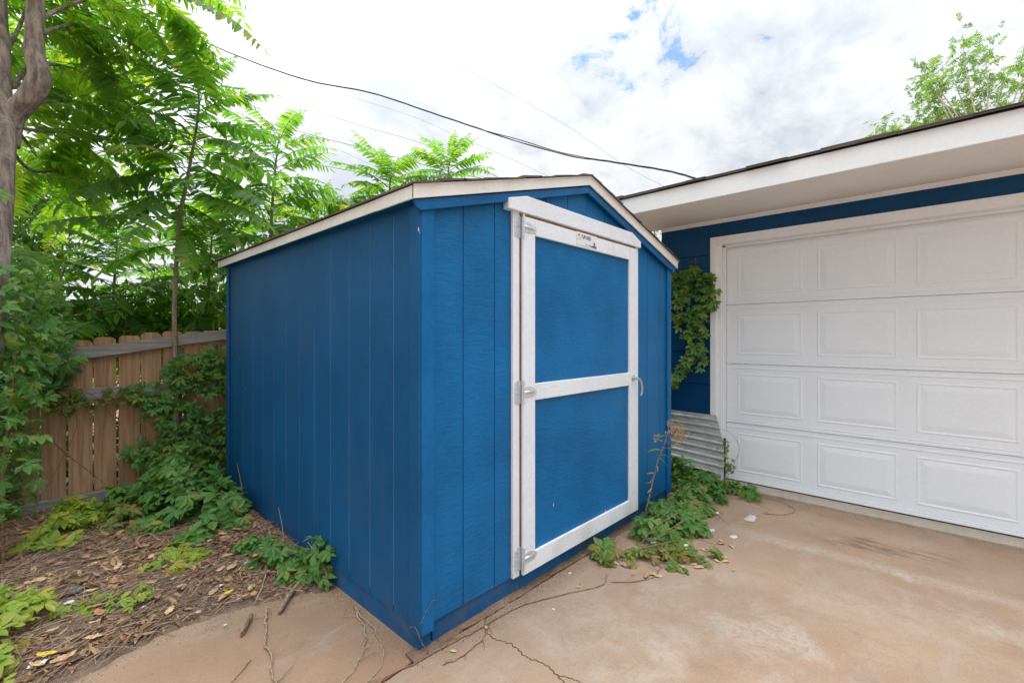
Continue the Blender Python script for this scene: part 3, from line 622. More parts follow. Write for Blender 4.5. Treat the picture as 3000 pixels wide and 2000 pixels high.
# deep box eave
XF = 2.432; YO = 0.95
MB().box((XF, Y1-0.5, 2.367), (XF+0.02, YO, 2.508)).build('fascia', M['white_garage'], gar, bevel=0.003)
MB().box((XF+0.0205, Y1-0.5, SO), (XW+0.02, YO-0.002, SO+0.012)).build('soffit', M['soffit'], gar)
MB().box((XF+0.0205, YO-0.02, SO+0.0125), (XW+0.1, YO, 2.53)).build('fascia', M['white_garage'], gar)
m = MB(); m.prism([(XW-0.030, SO-0.001), (XW+0.018, SO-0.001), (XW+0.018, SO-0.034), (XW-0.010, SO-0.034), (XW-0.014, SO-0.024), (XW-0.026, SO-0.012)], 1, Y1, YE); m.build('crown_moulding', M['white_garage'], gar, bevel=0.002)
GS = 0.235
m = MB(); XR = 6.1
m.prism([(XF-0.005, 2.510), (XR, 2.510+GS*(XR-XF)), (9.7, 2.510+GS*(XR-XF)-GS*(9.7-XR)), (9.7, 2.495+GS*(XR-XF)-GS*(9.7-XR)), (XR, 2.49+GS*(XR-XF)), (XF+0.022, 2.509)], 1, Y1-0.5, YO)
m.prism([(XW+0.09, 2.38), (8.95, 2.38), (8.95, 2.5), (XR, 2.485+GS*(XR-XF)), (XW+0.09, 2.485+GS*(XW-XF))], 1, YE-0.09, YE-0.02)
groof = m.build('roof', M['shingle'], gar)
rs = random.Random(5)
for k in range(5):                                        # first courses of shingles, edge pieces uneven and curling
    x0 = XF-0.022+0.14*k; y = YO+0.02
    while y > Y1-0.52:
        w = rs.uniform(0.15, 0.33); t = rs.uniform(0.006, 0.013); dx = rs.uniform(-0.008, 0.008); dz = rs.uniform(0, 0.004); y1 = y-w
        zb = 2.5125+GS*(x0-XF)+0.004*k*0+dz+0.006
        for q in range(2 if k == 0 else 1):
            o = 0.014*q
            m = MB(); m.prism([(x0+dx+o*0.7, zb+o), (x0+0.17, zb+o+GS*0.17), (x0+0.17, zb+o+GS*0.17+t*0.6), (x0+dx+o*0.7, zb+o+t)], 1, y1+0.002, y-0.001); m.build('shingle', M['shingle'], groof)
        y = y1

# ------------------------------------------------------------------ cedar fence behind the shed
FY = 3.10
fen = thing('picket_fence', 'weathered brown cedar fence with grey rails behind the shed', 'fence', (-0.6, FY, 0))
rs = random.Random(21)
x = -1.18-0.14*9
while x < 4.6:
    w = 0.130+rs.uniform(-0.004, 0.004); top = interp([-1.3, -0.82, -0.68, -0.5, 0.0, 1.5, 4], [1.22, 1.285, 1.325, 1.34, 1.38, 1.42, 1.42], x+0.07)+rs.uniform(-0.012, 0.012)
    z0 = 0.03+rs.uniform(0, 0.02); dy = rs.uniform(-0.004, 0.004); tl = rs.uniform(-0.008, 0.008); c = rs.uniform(0.016, 0.026)
    pts = [(x, z0), (x+w, z0), (x+w+tl, top-c), (x+w+tl-c, top), (x+tl+c, top), (x+tl, top-c)]
    m = MB(); m.prism(pts, 1, FY+dy, FY+0.016+dy)
    m.build('picket', M['cedar_grey' if x < -1.19 else 'cedar'], fen, bevel=0.001); x += 0.14
def rail(x0, z0, x1, z1, h, d=0.036, mt='rail_grey'):
    m = MB(); n = 12
    for i in range(n+1):
        t = i/n; x = lerp(x0, x1, t); z = lerp(z0, z1, t)+0.006*nz(x*2, z0*7); y = FY-0.006+0.003*nz(x*3, z0)
        m.v += [(x, y-d, z-h/2), (x, y, z-h/2), (x, y, z+h/2), (x, y-d, z+h/2)]
    for i in range(n):
        for k in range(4): a = i*4+k; b = i*4+(k+1) % 4; m.f.append((a, b, b+4, a+4)); m.mi.append(0)
    m.f += [(0, 1, 2, 3), tuple(range(n*4, n*4+4))[::-1]]; m.mi += [0, 0]
    m.build('rail', M[mt], fen, bevel=0.003)
rail(-1.00, 1.165, 0.40, 1.385, 0.086); rail(0.405, 1.36, 2.8, 1.30, 0.086)
rail(-1.12, 0.885, 0.60, 0.885, 0.086); rail(-2.4, 0.86, -1.125, 0.875, 0.086); rail(0.61, 0.885, 2.9, 0.88, 0.086)
rail(-1.28, 0.105, 1.2, 0.105, 0.090, 0.06)
for px in (-2.3, 1.25, 3.4): MB().box((px, FY-0.10, -0.03), (px+0.09, FY-0.0125, 1.30)).build('post', M['cedar_grey'], fen, bevel=0.003)
# ------------------------------------------------------------------ leaf and frond meshes
def leaflet(mb, base, d, nrm, ln, wd, fold=0.25, droop=0.15, prof=((0.0, 0.12), (0.28, 1.0), (0.62, 0.78))):
    d = Vector(d).normalized(); nrm = Vector(nrm); nrm = (nrm-d*nrm.dot(d)).normalized(); s = d.cross(nrm); base = Vector(base)
    vs = []
    for t, w in prof:
        c = base+d*(ln*t)-nrm*(droop*ln*t*t); e = s*(wd*0.5*w); u = nrm*(wd*0.5*w*fold)
        vs += [c-e+u, c, c+e+u]
    vs.append(base+d*ln-nrm*(droop*ln)); k = len(prof); fs = []
    for i in range(k-1):
        a = i*3; fs += [(a, a+1, a+4, a+3), (a+1, a+2, a+5, a+4)]
    a = (k-1)*3; fs += [(a, a+1, k*3), (a+1, a+2, k*3)]
    mb.add(vs, fs)
def frond_mb(rs, ln=0.7, pairs=12, droop=0.35, ll=0.10, lw=0.030):
    mb = MB(); pts = []
    lift = rs.uniform(0.1, 0.25); bend = rs.uniform(-0.12, 0.12)
    for i in range(9):
        t = i/8; pts.append(Vector((ln*t*(1-0.18*t*droop*2), bend*ln*t*t, ln*(lift*t-droop*t*t))))
    mb.tube(pts, [0.0042*(1-0.75*i/8) for i in range(9)], 4, False)
    def at(t):
        f = t*8; i = min(7, int(f)); return pts[i].lerp(pts[i+1], f-i), (pts[min(8, i+1)]-pts[i]).normalized()
    for k in range(pairs):
        t = 0.16+0.82*(k+0.5)/pairs; p, tg = at(t); side = tg.cross(Vector((0, 0, 1))).normalized(); up = side.cross(tg)
        sc = (0.72+0.45*math.sin(math.pi*min(1, 0.15+0.8*(k/pairs))))*(1 if k < pairs-2 else 0.8)
        for s in (-1, 1):
            if rs.random() < 0.03: continue
            d = side*s*rs.uniform(0.80, 0.95)+tg*rs.uniform(0.22, 0.5)-up*rs.uniform(0.08, 0.42)
            leaflet(mb, p+tg*rs.uniform(-0.006, 0.006), d, up+tg*rs.uniform(-0.25, 0.25)+side*rs.uniform(-0.3, 0.3), ll*sc*rs.uniform(0.88, 1.1), lw*sc*rs.uniform(0.9, 1.1), 0.22, rs.uniform(0.05, 0.35), ((0.0, 0.15), (0.16, 0.95), (0.45, 0.92), (0.78, 0.5)))
    p, tg = at(0.999); leaflet(mb, p, tg-Vector((0, 0, 0.2)), (0, 0, 1), ll*0.85, lw*0.9)
    return mb
rs = random.Random(42)
FROND = [frond_mb(rs, 0.7, rs.choice((11, 12, 13, 14)), rs.uniform(0.2, 0.55), rs.uniform(0.108, 0.132), rs.uniform(0.035, 0.042)) for _ in range(7)]
def mesh_set(mbs, name, mt): return [b.mesh(name, mt) for b in mbs]
FR = {k: mesh_set(FROND, 'frond', M[k]) for k in ('frond', 'frond_bright')}
def creeper_mb(rs):
    mb = MB(); n = 5
    mb.tube([(-0.045, 0, -0.02), (-0.02, 0, -0.004), (0, 0, 0)], 0.0012, 3, False)
    for k, a in enumerate((-98, -50, 0, 50, 98)):
        a = R(a+rs.uniform(-8, 8)); ln = (0.052, 0.066, 0.074, 0.066, 0.052)[k]*rs.uniform(0.9, 1.1)
        leaflet(mb, (0.003*math.cos(a), 0.003*math.sin(a), 0), (math.cos(a), math.sin(a), rs.uniform(-0.25, 0.15)), (0, 0, 1), ln, ln*0.50, 0.28, rs.uniform(0.1, 0.4), ((0.0, 0.08), (0.25, 0.55), (0.55, 1.0), (0.80, 0.62)))
    return mb
CREEP = [creeper_mb(rs) for _ in range(5)]
CR = {k: mesh_set(CREEP, 'leaf', M[k]) for k in ('creeper', 'creeper_olive', 'creeper_yellow')}
def orient(fwd, up, roll=0.0):
    f = Vector(fwd).normalized(); u = Vector(up); u = u-f*u.dot(f)
    if u.length < 1e-4: u = f.orthogonal()
    u.normalize(); s = u.cross(f); m = Matrix((f, s, u)).transposed()
    return m @ Matrix.Rotation(roll, 3, 'X') if roll else m
def put(name, me, parent, loc, m3, sc):
    o = bpy.data.objects.new(name, me); COL.objects.link(o); o.parent = parent
    m4 = m3.to_4x4() @ Matrix.Diagonal((sc, sc, sc, 1)); m4.translation = Vector(loc)-ORG[parent.name]; o.matrix_local = m4
    return o
def bake(mb, src, loc, m3, sc):
    loc = Vector(loc); n = len(mb.v)
    mb.v += [tuple(loc+m3 @ (Vector(v)*sc)) for v in src.v]; mb.f += [tuple(i+n for i in f) for f in src.f]; mb.mi += [0]*len(src.f)
def place_all(items, name, meshes, mbs, parent, mt, limit=300):
    # items: (key, variant, loc, m3, scale); the largest in view (smallest key) become parts, the rest one part of kind stuff
    items.sort(key=lambda q: q[0]); rest = MB()
    for i, (_, v, loc, m3, sc) in enumerate(items):
        if i < limit: put(name, meshes[v], parent, loc, m3, sc)
        else: bake(rest, mbs[v], loc, m3, sc)
    if rest.v: tag(rest.build('foliage', mt, parent, fix=False), kind='stuff')
EYE = Vector(cam.location)
def rvec(s=1.0): return Vector((rnd.gauss(0, s), rnd.gauss(0, s), rnd.gauss(0, s)))

# ------------------------------------------------------------------ trees of heaven
def sapling(label, stem, r0, n, t0, len_rng, mk='frond', group='young trees of heaven along the fence', side=None, up0=0.9, up1=-0.25):
    P = spline(stem, 8); t = thing('sapling_tree', label, 'tree', stem[0], group)
    m = MB(); m.tube(P, [lerp(r0, 0.006, i/(len(P)-1)) for i in range(len(P))], 8)
    for i in range(3, len(P), 5): m.tube([P[i]-Vector((0, 0, 0.006)), P[i]+Vector((0, 0, 0.006))], lerp(r0, 0.006, i/(len(P)-1))*1.14, 8)
    m.build('trunk', M['bark_young'], t, smooth=True); items = []
    for i in range(n):
        q = (i+0.5)/n; u = t0+(1-t0)*(q**0.85); f = u*(len(P)-1); k = min(len(P)-2, int(f)); p = P[k].lerp(P[k+1], f-k)
        az = i*2.39996+rnd.uniform(-0.3, 0.3)
        if side is not None and rnd.random() < 0.5: az = side+rnd.uniform(-1.3, 1.3)
        el = lerp(up1, up0, q**1.6)+rnd.uniform(-0.15, 0.15)
        d = Vector((math.cos(az)*math.cos(el), math.sin(az)*math.cos(el), math.sin(el)))
        ln = rnd.uniform(*len_rng)*lerp(1, 0.5, max(0, q-0.5)/0.5)
        items.append(((p-EYE).length/ln, rnd.randrange(len(FROND)), p, orient(d, (0, 0, 1), rnd.uniform(-0.35, 0.35)), ln/0.7))
    place_all(items, 'frond', FR[mk], FROND, t, M[mk])
    return t
sapling('slender young tree with tall crown and bare pale stem in front of the fence', [(-0.27, 3.01, 0.28), (-0.27, 3.01, 0.86), (-0.27, 3.06, 1.62), (-0.23, 3.07, 2.32), (-0.20, 3.04, 2.55), (-0.15, 3.05, 2.88), (-0.12, 3.04, 3.11), (-0.11, 3.01, 3.34), (-0.14, 3.00, 3.53)], 0.021, 68, 0.30, (0.62, 0.98))
sapling('feathery young tree rising above the middle of the shed roof', [(2.31, 3.83, -0.03), (2.25, 3.90, 2.11), (2.27, 3.89, 2.94), (2.28, 3.87, 3.60)], 0.03, 46, 0.55, (0.85, 1.25))
sapling('yellowish feathery young tree rightmost above the shed roof', [(3.04, 3.64, -0.11), (3.05, 3.63, 2.29), (3.07, 3.61, 3.24), (3.08, 3.60, 3.87)], 0.03, 42, 0.6, (0.7, 1.05))
sapling('young tree with long arching fronds behind the left end of the shed roof', [(0.73, 3.62, 0.21), (0.71, 3.64, 1.38), (0.69, 3.67, 2.32), (0.71, 3.65, 2.93), (0.75, 3.61, 3.49)], 0.03, 54, 0.3, (0.75, 1.15))
sapling('young tree growing close behind the shed eave beside the longer fronds', [(1.45, 3.88, 0.05), (1.43, 3.90, 1.39), (1.41, 3.93, 2.25), (1.40, 3.94, 2.95)], 0.03, 44, 0.3, (0.7, 1.05))
sapling('low leafy young tree behind the fence pickets left of the bare stem', [(-0.54, 4.55, 0.32), (-0.53, 4.53, 1.20), (-0.50, 4.51, 1.90), (-0.48, 4.48, 2.34)], 0.024, 64, 0.1, (0.65, 1.05))
sapling('young tree filling the gap behind the fence beside the shed corner', [(0.23, 4.31, 0.23), (0.22, 4.32, 1.19), (0.26, 4.27, 1.96), (0.29, 4.24, 2.53)], 0.026, 58, 0.12, (0.65, 1.0))
sapling('small bright young tree by the left fence boards behind the trunk', [(-0.92, 4.51, 0.38), (-0.94, 4.54, 1.21), (-0.92, 4.52, 1.66), (-0.86, 4.45, 1.99)], 0.02, 34, 0.1, (0.5, 0.8), 'frond_bright')

# the big tree at the left: forked trunk, limbs and hanging compound leaves
big = thing('tree_of_heaven', 'large grey barked tree with forked trunk at the left fence', 'tree', (-1.30, 2.26, 0.0))
m = MB(); P = spline([(-1.38, 2.25, -0.05), (-1.33, 2.24, 0.5), (-1.305, 2.23, 1.0), (-1.265, 2.22, 1.35), (-1.247, 2.25, 1.69), (-1.23, 2.31, 2.12), (-1.222, 2.37, 2.44), (-1.218, 2.445, 2.66), (-1.225, 2.54, 3.03), (-1.24, 2.62, 3.49), (-1.27, 2.81, 4.1), (-1.30, 3.0, 5.0), (-1.2, 3.1, 6.2)], 6)
m.tube(P, [interp([0, 0.3, 0.52, 0.58, 1], [0.100, 0.076, 0.072, 0.054, 0.02], i/(len(P)-1)) for i in range(len(P))], 14)
for i, v in enumerate(m.v): m.v[i] = tuple(Vector(v)+Vector((0.006*nz(v[0]*9, v[2]*4, 1), 0.006*nz(v[1]*9, v[2]*4, 2), 0)))
trunk = m.build('trunk', M['bark'], big, smooth=True)
m = MB(); c0 = Vector((-1.19, 2.35, 2.46)); fx = (EYE-c0).normalized(); ux = Vector((0, 0, 1)); sx_ = fx.cross(ux).normalized()
m.tube([c0+(sx_*math.cos(a)*0.017+ux*math.sin(a)*0.024)+fx*0.006 for a in [2*math.pi*k/14 for k in range(15)]], 0.008, 6); m.tube([c0-fx*0.03, c0+fx*0.004], [0.016, 0.013], 10); m.build('branch_scar', M['knot'], trunk, smooth=True)
m = MB(); P = spline([(-1.20, 2.44, 2.45), (-1.17, 2.43, 2.62), (-1.11, 2.37, 2.72), (-1.06, 2.32, 2.85), (-1.08, 2.37, 3.02), (-1.08, 2.40, 3.19), (-1.07, 2.42, 3.41), (-1.05, 2.45, 3.87), (-1.02, 2.57, 4.63)], 7)
m.tube(P, [interp([0, 0.12, 0.4, 1], [0.064, 0.055, 0.053, 0.026], i/(len(P)-1)) for i in range(len(P))], 12)
for i, v in enumerate(m.v): m.v[i] = tuple(Vector(v)+Vector((0.005*nz(v[0]*9, v[2]*4, 5), 0.005*nz(v[1]*9, v[2]*4, 6), 0)))
m.build('limb', M['bark'], big, smooth=True)
limbs = [
 ([(-1.07, 2.42, 3.38), (-0.96, 2.65, 3.65), (-0.75, 2.86, 3.95), (-0.45, 2.99, 4.26), (-0.19, 3.00, 4.38)], 0.022, 34),
 ([(-1.07, 2.39, 3.13), (-0.97, 2.59, 3.32), (-0.82, 2.80, 3.53), (-0.71, 2.97, 3.63), (-0.58, 3.27, 3.79)], 0.013, 24),
 ([(-1.08, 2.40, 3.20), (-0.96, 2.51, 3.41), (-0.78, 2.46, 3.56), (-0.57, 2.38, 3.67), (-0.36, 2.30, 3.73)], 0.014, 26),
 ([(-1.13, 2.39, 2.67), (-1.04, 2.73, 2.86), (-0.85, 3.12, 3.07), (-0.68, 3.38, 3.15), (-0.54, 3.66, 3.24)], 0.014, 24),
 ([(-1.15, 2.39, 2.55), (-1.06, 2.75, 2.67), (-0.82, 3.23, 2.87), (-0.67, 3.51, 2.89), (-0.55, 3.82, 2.94)], 0.013, 24),
 ([(-1.18, 2.38, 2.41), (-1.09, 2.94, 2.45), (-0.93, 3.49, 2.62), (-0.72, 3.86, 2.71), (-0.49, 4.06, 2.69)], 0.012, 24),
 ([(-1.20, 2.55, 3.03), (-1.14, 2.70, 3.30), (-1.11, 2.96, 3.58), (-1.05, 3.19, 3.95)], 0.014, 22),
 ([(-1.06, 2.32, 2.93), (-0.95, 2.93, 3.22), (-0.78, 3.34, 3.41), (-0.62, 3.75, 3.55)], 0.013, 26),
 ([(-1.07, 2.44, 3.64), (-0.87, 3.14, 4.32), (-0.54, 3.66, 5.04), (-0.09, 4.06, 5.74)], 0.02, 26),
 ([(-1.21, 2.60, 3.32), (-1.35, 3.07, 3.65), (-1.58, 3.90, 4.09)], 0.016, 14),
 ([(-1.17, 2.51, 2.82), (-1.04, 3.62, 3.57), (-0.85, 4.59, 4.11), (-0.59, 5.18, 4.40)], 0.013, 28),
 ([(-1.15, 2.42, 2.54), (-1.07, 3.64, 2.77), (-0.92, 4.51, 2.77), (-0.80, 4.98, 2.55)], 0.012, 30),
]
items = []
for pts, r0, n in limbs:
    P = spline(pts, 8); m = MB(); m.tube(P, [lerp(r0, 0.004, i/(len(P)-1)) for i in range(len(P))], 7); m.build('branch', M['bark'], big, smooth=True)
    for i in range(n):
        u = 0.18+0.82*((i+rnd.random())/n); f = u*(len(P)-1); k = min(len(P)-2, int(f)); p = P[k].lerp(P[k+1], f-k); tg = (P[k+1]-P[k]).normalized()
        sd = tg.cross(Vector((0, 0, 1))).normalized()*(1 if i % 2 else -1)
        d = tg*rnd.uniform(0.1, 0.9)+sd*rnd.uniform(0.2, 1.0)+Vector((0, 0, rnd.uniform(-0.75, 0.25)))
        ln = rnd.uniform(0.40, 0.66)
        items.append(((p-EYE).length/ln, rnd.randrange(len(FROND)), p+rvec(0.03), orient(d, (0, 0, 1), rnd.uniform(-0.5, 0.5)), ln/0.7))
items.append((0.0, 1, Vector((-1.241, 1.341, 1.956)), orient(Vector((-1.140, 1.013, 1.834))-Vector((-1.241, 1.341, 1.956)), (0, 0, 1)), 0.36))
over = [([(-1.25, 2.8, 4.0), (-1.9, 2.2, 4.5), (-2.7, 1.4, 4.6), (-3.4, 0.6, 4.4)], 0.035, 80), ([(-1.28, 2.9, 4.5), (-1.6, 1.8, 5.2), (-2.0, 0.6, 5.3), (-2.4, -0.5, 5.0)], 0.035, 80), ([(-1.3, 3.0, 5.0), (-2.4, 2.0, 5.6), (-3.6, 1.0, 5.5), (-4.6, -0.2, 5.0)], 0.03, 80)]
for pts, r0, n in over:                                   # unseen limbs added over the yard to shade the shed's left wall
    P = spline(pts, 8); m = MB(); m.tube(P, [lerp(r0, 0.004, i/(len(P)-1)) for i in range(len(P))], 6); m.build('branch', M['bark'], big, smooth=True)
    for i in range(n):
        f = rnd.uniform(0.15, 0.999)*(len(P)-1); k = int(f); p = P[k].lerp(P[k+1], f-k)+rvec(0.22)
        d = rvec()+Vector((0, 0, -0.2)); items.append((1000+rnd.random(), rnd.randrange(len(FROND)), p, orient(d, (0, 0, 1)), rnd.uniform(0.7, 1.0)))
place_all(items, 'frond', FR['frond_bright'], FROND, big, M['frond_bright'])

# ------------------------------------------------------------------ shrubs behind and beside the fence
def leaf_cloud(mb, blobs, n, ln, wd, flat=0.5):
    # leaf sized faces spread through the crown's volume, gathered on small sprays
    tot = sum(r[3]*r[3]*r[4] for r in blobs)
    for (x, y, z, a, b) in blobs:
        for _ in range(int(n*a*a*b/tot/5)):
            c = rvec().normalized()*(rnd.random()**0.45); c = Vector((x+c.x*a, y+c.y*a, z+c.z*b)); g = rvec(0.5)+Vector((0, 0, 0.2))
            for _ in range(5):
                d = g+rvec(0.6); k = rnd.uniform(0.7, 1.25)
                leaflet(mb, c+rvec(0.02), d, Vector((0, 0, 1))+rvec(flat), ln*k, wd*k, 0.2, 0.2, ((0.0, 0.15), (0.4, 1.0)))
def shrub(label, base, blobs, n, ln, wd, mk, name='shrub'):
    t = thing(name, label, 'shrub' if name == 'shrub' else 'tree', base)
    m = MB(); b = Vector(base)
    for (x, y, z, a, h) in blobs:
        p = Vector((x, y, z)); m.tube(spline([b+rvec(0.03)*Vector((1, 1, 0)).length*0.3, b.lerp(p, 0.5)+rvec(0.05), p], 4), [lerp(0.03, 0.006, i/8) for i in range(9)], 6)
    m.build('stems', M['bark'], t, smooth=True)
    m = MB(); leaf_cloud(m, blobs, n, ln, wd); tag(m.build('foliage', M[mk], t, fix=False), kind='stuff'); return t
def B(p, a, b=None): return (*p, a, b or a)
shrub('dark dense evergreen shrub behind the tree trunk and the fence', (-1.05, 5.0, 0), [B((-1.06, 5.98, 3.03), 0.42, 0.5), B((-1.11, 5.74, 2.41), 0.42, 0.42), B((-0.84, 5.75, 2.38), 0.26, 0.3), B((-1.19, 5.83, 1.96), 0.5, 0.5), B((-0.93, 6.14, 2.73), 0.3, 0.3)], 5200, 0.075, 0.032, 'shrub_dark')
shrub('mid green bush massed behind the fence left of the shed', (-0.3, 4.6, 0), [B((-0.37, 4.52, 1.44), 0.55, 0.42), B((0.04, 4.36, 1.47), 0.5, 0.45), B((-0.70, 4.57, 1.33), 0.45, 0.3)], 4200, 0.085, 0.036, 'shrub_mid')
shrub('deep green bush in the shade behind the fence and shed corner', (0.6, 5.4, 0), [B((0.56, 5.13, 1.78), 0.55, 0.6), B((0.15, 5.86, 2.09), 0.5, 0.5), B((0.85, 5.11, 2.32), 0.6, 0.6), B((1.32, 4.90, 2.59), 0.6, 0.6)], 4200, 0.09, 0.038, 'shrub_dark')
shrub('loose green hedge bush far behind the fence pickets', (-0.8, 6.6, 0), [B((-0.62, 6.98, 1.04), 0.7, 0.3), B((0.06, 6.84, 1.15), 0.8, 0.35), B((-1.11, 7.21, 1.28), 0.7, 0.5), B((0.70, 6.15, 1.22), 0.8, 0.4)], 3600, 0.10, 0.042, 'shrub_mid')

shrub('low weeds added behind the fence boards to darken the gaps', (-0.3, 3.9, 0), [(x, 3.75+0.25*nz(x, 1), 0.45, 0.42, 0.5) for x in (-2.2, -1.5, -0.9, -0.3, 0.3, 0.9)], 5200, 0.085, 0.036, 'shrub_dark')  # weed mass added behind the boards so the picket gaps stay dark
# ------------------------------------------------------------------ creepers
def creeper(label, mk, spots, n, size=(0.7, 1.15), limit=300, stems=(), cat='plant', name='creeper_plant', base=None, stem_mat='runner', lift=(0.0, 1.0)):
    # spots() gives a point and the outward direction there
    base = base or (0, 0, 0); t = thing(name, label, cat, base); items = []
    for i, (pts, r) in enumerate(stems):
        P = spline(pts, 8); m = MB(); m.tube(P, [lerp(r, r*0.35, k/(len(P)-1)) for k in range(len(P))], 6)
        m.build('stem', M[stem_mat], t, smooth=True)
    for _ in range(n):
        p, o = spots(); o = Vector(o); up = (o*1.0+Vector((0, 0, 0.75))+rvec(0.55)).normalized()
        d = (rvec(1.0)+o*0.45+Vector((0, 0, -0.35))); d = d-up*d.dot(up); sc = rnd.uniform(*size)*rnd.choice((0.7, 0.9, 1.0, 1.0, 1.1))
        items.append(((p-EYE).length/sc, rnd.randrange(len(CREEP)), p, orient(d, up), sc))
    place_all(items, 'leaf', CR[mk], CREEP, t, M[mk], limit); return t
def on_fence(poly, y0, y1, dens=None):                    # poly in (x, z) on the fence
    def f():
        while True:
            x, z = sample(poly)
            if nz(x*4.5, z*4.5, 3)+0.18+0.9*min(0.4, edge_dist(poly, x, z)*2.2) > rnd.uniform(0.0, 0.5): break
        return Vector((x, rnd.uniform(y0, y1), z)), (0.0, -1.0, 0.1)
    return f
def on_ground(poly, h, base=0.0, fall=0.25, soil=True):   # a low mound over the ground
    def f():
        while True:
            x, y = sample(poly); e = min(1.0, edge_dist(poly, x, y)/fall)
            if nz(x*7, y*7, 9)+0.05+e*0.7 > rnd.uniform(0, 0.6): break
        z = (max(0.0, mulch_h(x, y)) if soil else 0)+base+0.012+h*(e**0.6)*(rnd.random()**0.6)*(0.8+0.9*nz(x*6, y*6, 2))
        c = Vector((x-sum(p[0] for p in poly)/len(poly), y-sum(p[1] for p in poly)/len(poly), 0)); c = c.normalized()*0.5*(1-e*0.6) if c.length > 0 else c
        return Vector((x, y, z)), (c.x-0.25, c.y-0.35, 0.7)
    return f
creeper('dense green creeper heaped over the left fence end beside the tree trunk', 'creeper', on_fence([(-1.8, 0.15), (-1.22, 0.2), (-1.17, 0.55), (-1.06, 0.75), (-0.98, 0.95), (-0.88, 1.08), (-0.80, 1.23), (-0.90, 1.50), (-1.00, 1.76), (-1.1, 1.9), (-1.8, 1.9)], 2.78, 3.04), 1050, (0.75, 1.2), base=(-1.25, 3.0, 0), name='fence_creeper', stems=[([(-1.3, 2.98, 0), (-1.22, 2.95, 0.5), (-1.15, 3.0, 1.0), (-1.2, 3.0, 1.5)], 0.010)])
def on_trunk():
    z = rnd.uniform(0.25, 1.72); c = Vector((interp([0.5, 1.0, 1.35, 1.7], [-1.31, -1.285, -1.245, -1.225], z), 2.25, z)); a = rnd.uniform(-1.0, 2.6)-1.57; r = rnd.uniform(0.09, 0.26)
    return c+Vector((math.cos(a)*r, math.sin(a)*r, 0)), (math.cos(a), math.sin(a), 0.2)
creeper('bright green creeper wrapped round the foot of the forked tree trunk', 'creeper', on_trunk, 330, (0.6, 1.05), base=(-1.28, 2.2, 0), name='trunk_creeper', stems=[([(-1.2, 2.15, 0), (-1.2, 2.14, 0.6), (-1.16, 2.16, 1.1), (-1.15, 2.18, 1.6)], 0.008)])
creeper('olive tinted creeper sprigs trailing along the middle fence rail', 'creeper_olive', on_fence([(-1.15, 0.82), (-1.0, 0.78), (-0.72, 0.78), (-0.50, 0.84), (-0.52, 0.98), (-0.78, 1.02), (-0.95, 1.12), (-1.1, 1.05)], 3.00, 3.05), 105, (0.5, 0.85), base=(-0.9, 3.05, 0.85), name='fence_creeper', stems=[([(-1.15, 3.03, 1.0), (-0.95, 3.02, 0.95), (-0.75, 3.02, 0.86), (-0.62, 3.03, 0.60)], 0.004), ([(-0.95, 3.04, 1.0), (-0.86, 3.03, 0.7), (-0.95, 3.03, 0.4), (-1.08, 3.02, 0.12)], 0.003), ([(-1.02, 3.04, 0.62), (-0.9, 3.03, 0.45), (-0.78, 3.02, 0.3), (-0.62, 3.0, 0.1)], 0.004)])
creeper('faded olive creeper leaves hanging low on the grey fence boards', 'creeper_olive', on_fence([(-1.32, 0.1), (-1.16, 0.1), (-1.14, 0.4), (-1.05, 0.55), (-1.06, 0.82), (-1.25, 0.9)], 2.95, 3.04), 90, (0.55, 0.9), base=(-1.2, 3.05, 0), name='fence_creeper')
creeper('green creeper climbing the fence behind the thin pale stem', 'creeper', on_fence([(-0.66, 0.25), (-0.52, 0.62), (-0.50, 0.80), (-0.62, 0.90), (-0.38, 0.98), (-0.30, 1.12), (-0.14, 1.22), (0.02, 1.24), (0.22, 1.2), (0.25, 0.2), (-0.2, 0.1)], 2.93, 3.05), 640, (0.55, 0.95), base=(-0.2, 3.02, 0), name='fence_creeper', stems=[([(-0.25, 2.98, 0.02), (-0.3, 3.0, 0.4), (-0.22, 3.03, 0.8), (-0.05, 3.04, 1.15)], 0.007)])
creeper('big leaved green creeper heaped on the ground between fence and shed', 'creeper', on_ground([(-0.72, 2.95), (-0.70, 2.45), (-0.58, 2.05), (-0.42, 1.82), (-0.20, 1.68), (-0.02, 1.72), (-0.015, 2.95)], 0.42, 0.0, 0.42), 560, (0.85, 1.35), base=(-0.3, 2.4, 0), name='creeper_mound', stems=[([(-0.1, 1.95, 0.02), (-0.06, 2.05, 0.2), (-0.05, 2.2, 0.38)], 0.005)])
creeper('yellow green low creeper on the leaf litter below the fence', 'creeper_yellow', on_ground([(-1.16, 2.25), (-1.1, 2.62), (-0.98, 2.92), (-0.70, 2.9), (-0.70, 2.35), (-0.84, 2.30), (-0.98, 2.10)], 0.13, 0.0, 0.2), 150, (0.7, 1.1), base=(-0.9, 2.5, 0), name='ground_creeper')
creeper('olive green creeper patch with russet leaves before the heaped creeper', 'creeper_olive', on_ground([(-0.86, 2.62), (-0.72, 2.85), (-0.52, 2.3), (-0.60, 2.02), (-0.76, 2.2)], 0.16, 0.0, 0.2), 110, (0.7, 1.1), base=(-0.7, 2.3, 0), name='ground_creeper')
creeper('small lime green seedlings in the middle of the leaf litter', 'creeper_yellow', on_ground([(-0.72, 1.42), (-0.60, 1.66), (-0.44, 1.80), (-0.38, 1.55), (-0.46, 1.36), (-0.62, 1.28)], 0.07, 0.0, 0.2), 80, (0.5, 0.85), base=(-0.55, 1.5, 0), name='ground_creeper')
creeper('green sprigs running out from the heap beside the white plastic scrap', 'creeper', on_ground([(-0.44, 1.86), (-0.30, 1.72), (-0.36, 1.58), (-0.50, 1.66)], 0.10, 0.0, 0.15), 36, (0.7, 1.1), base=(-0.4, 1.7, 0), name='ground_creeper')
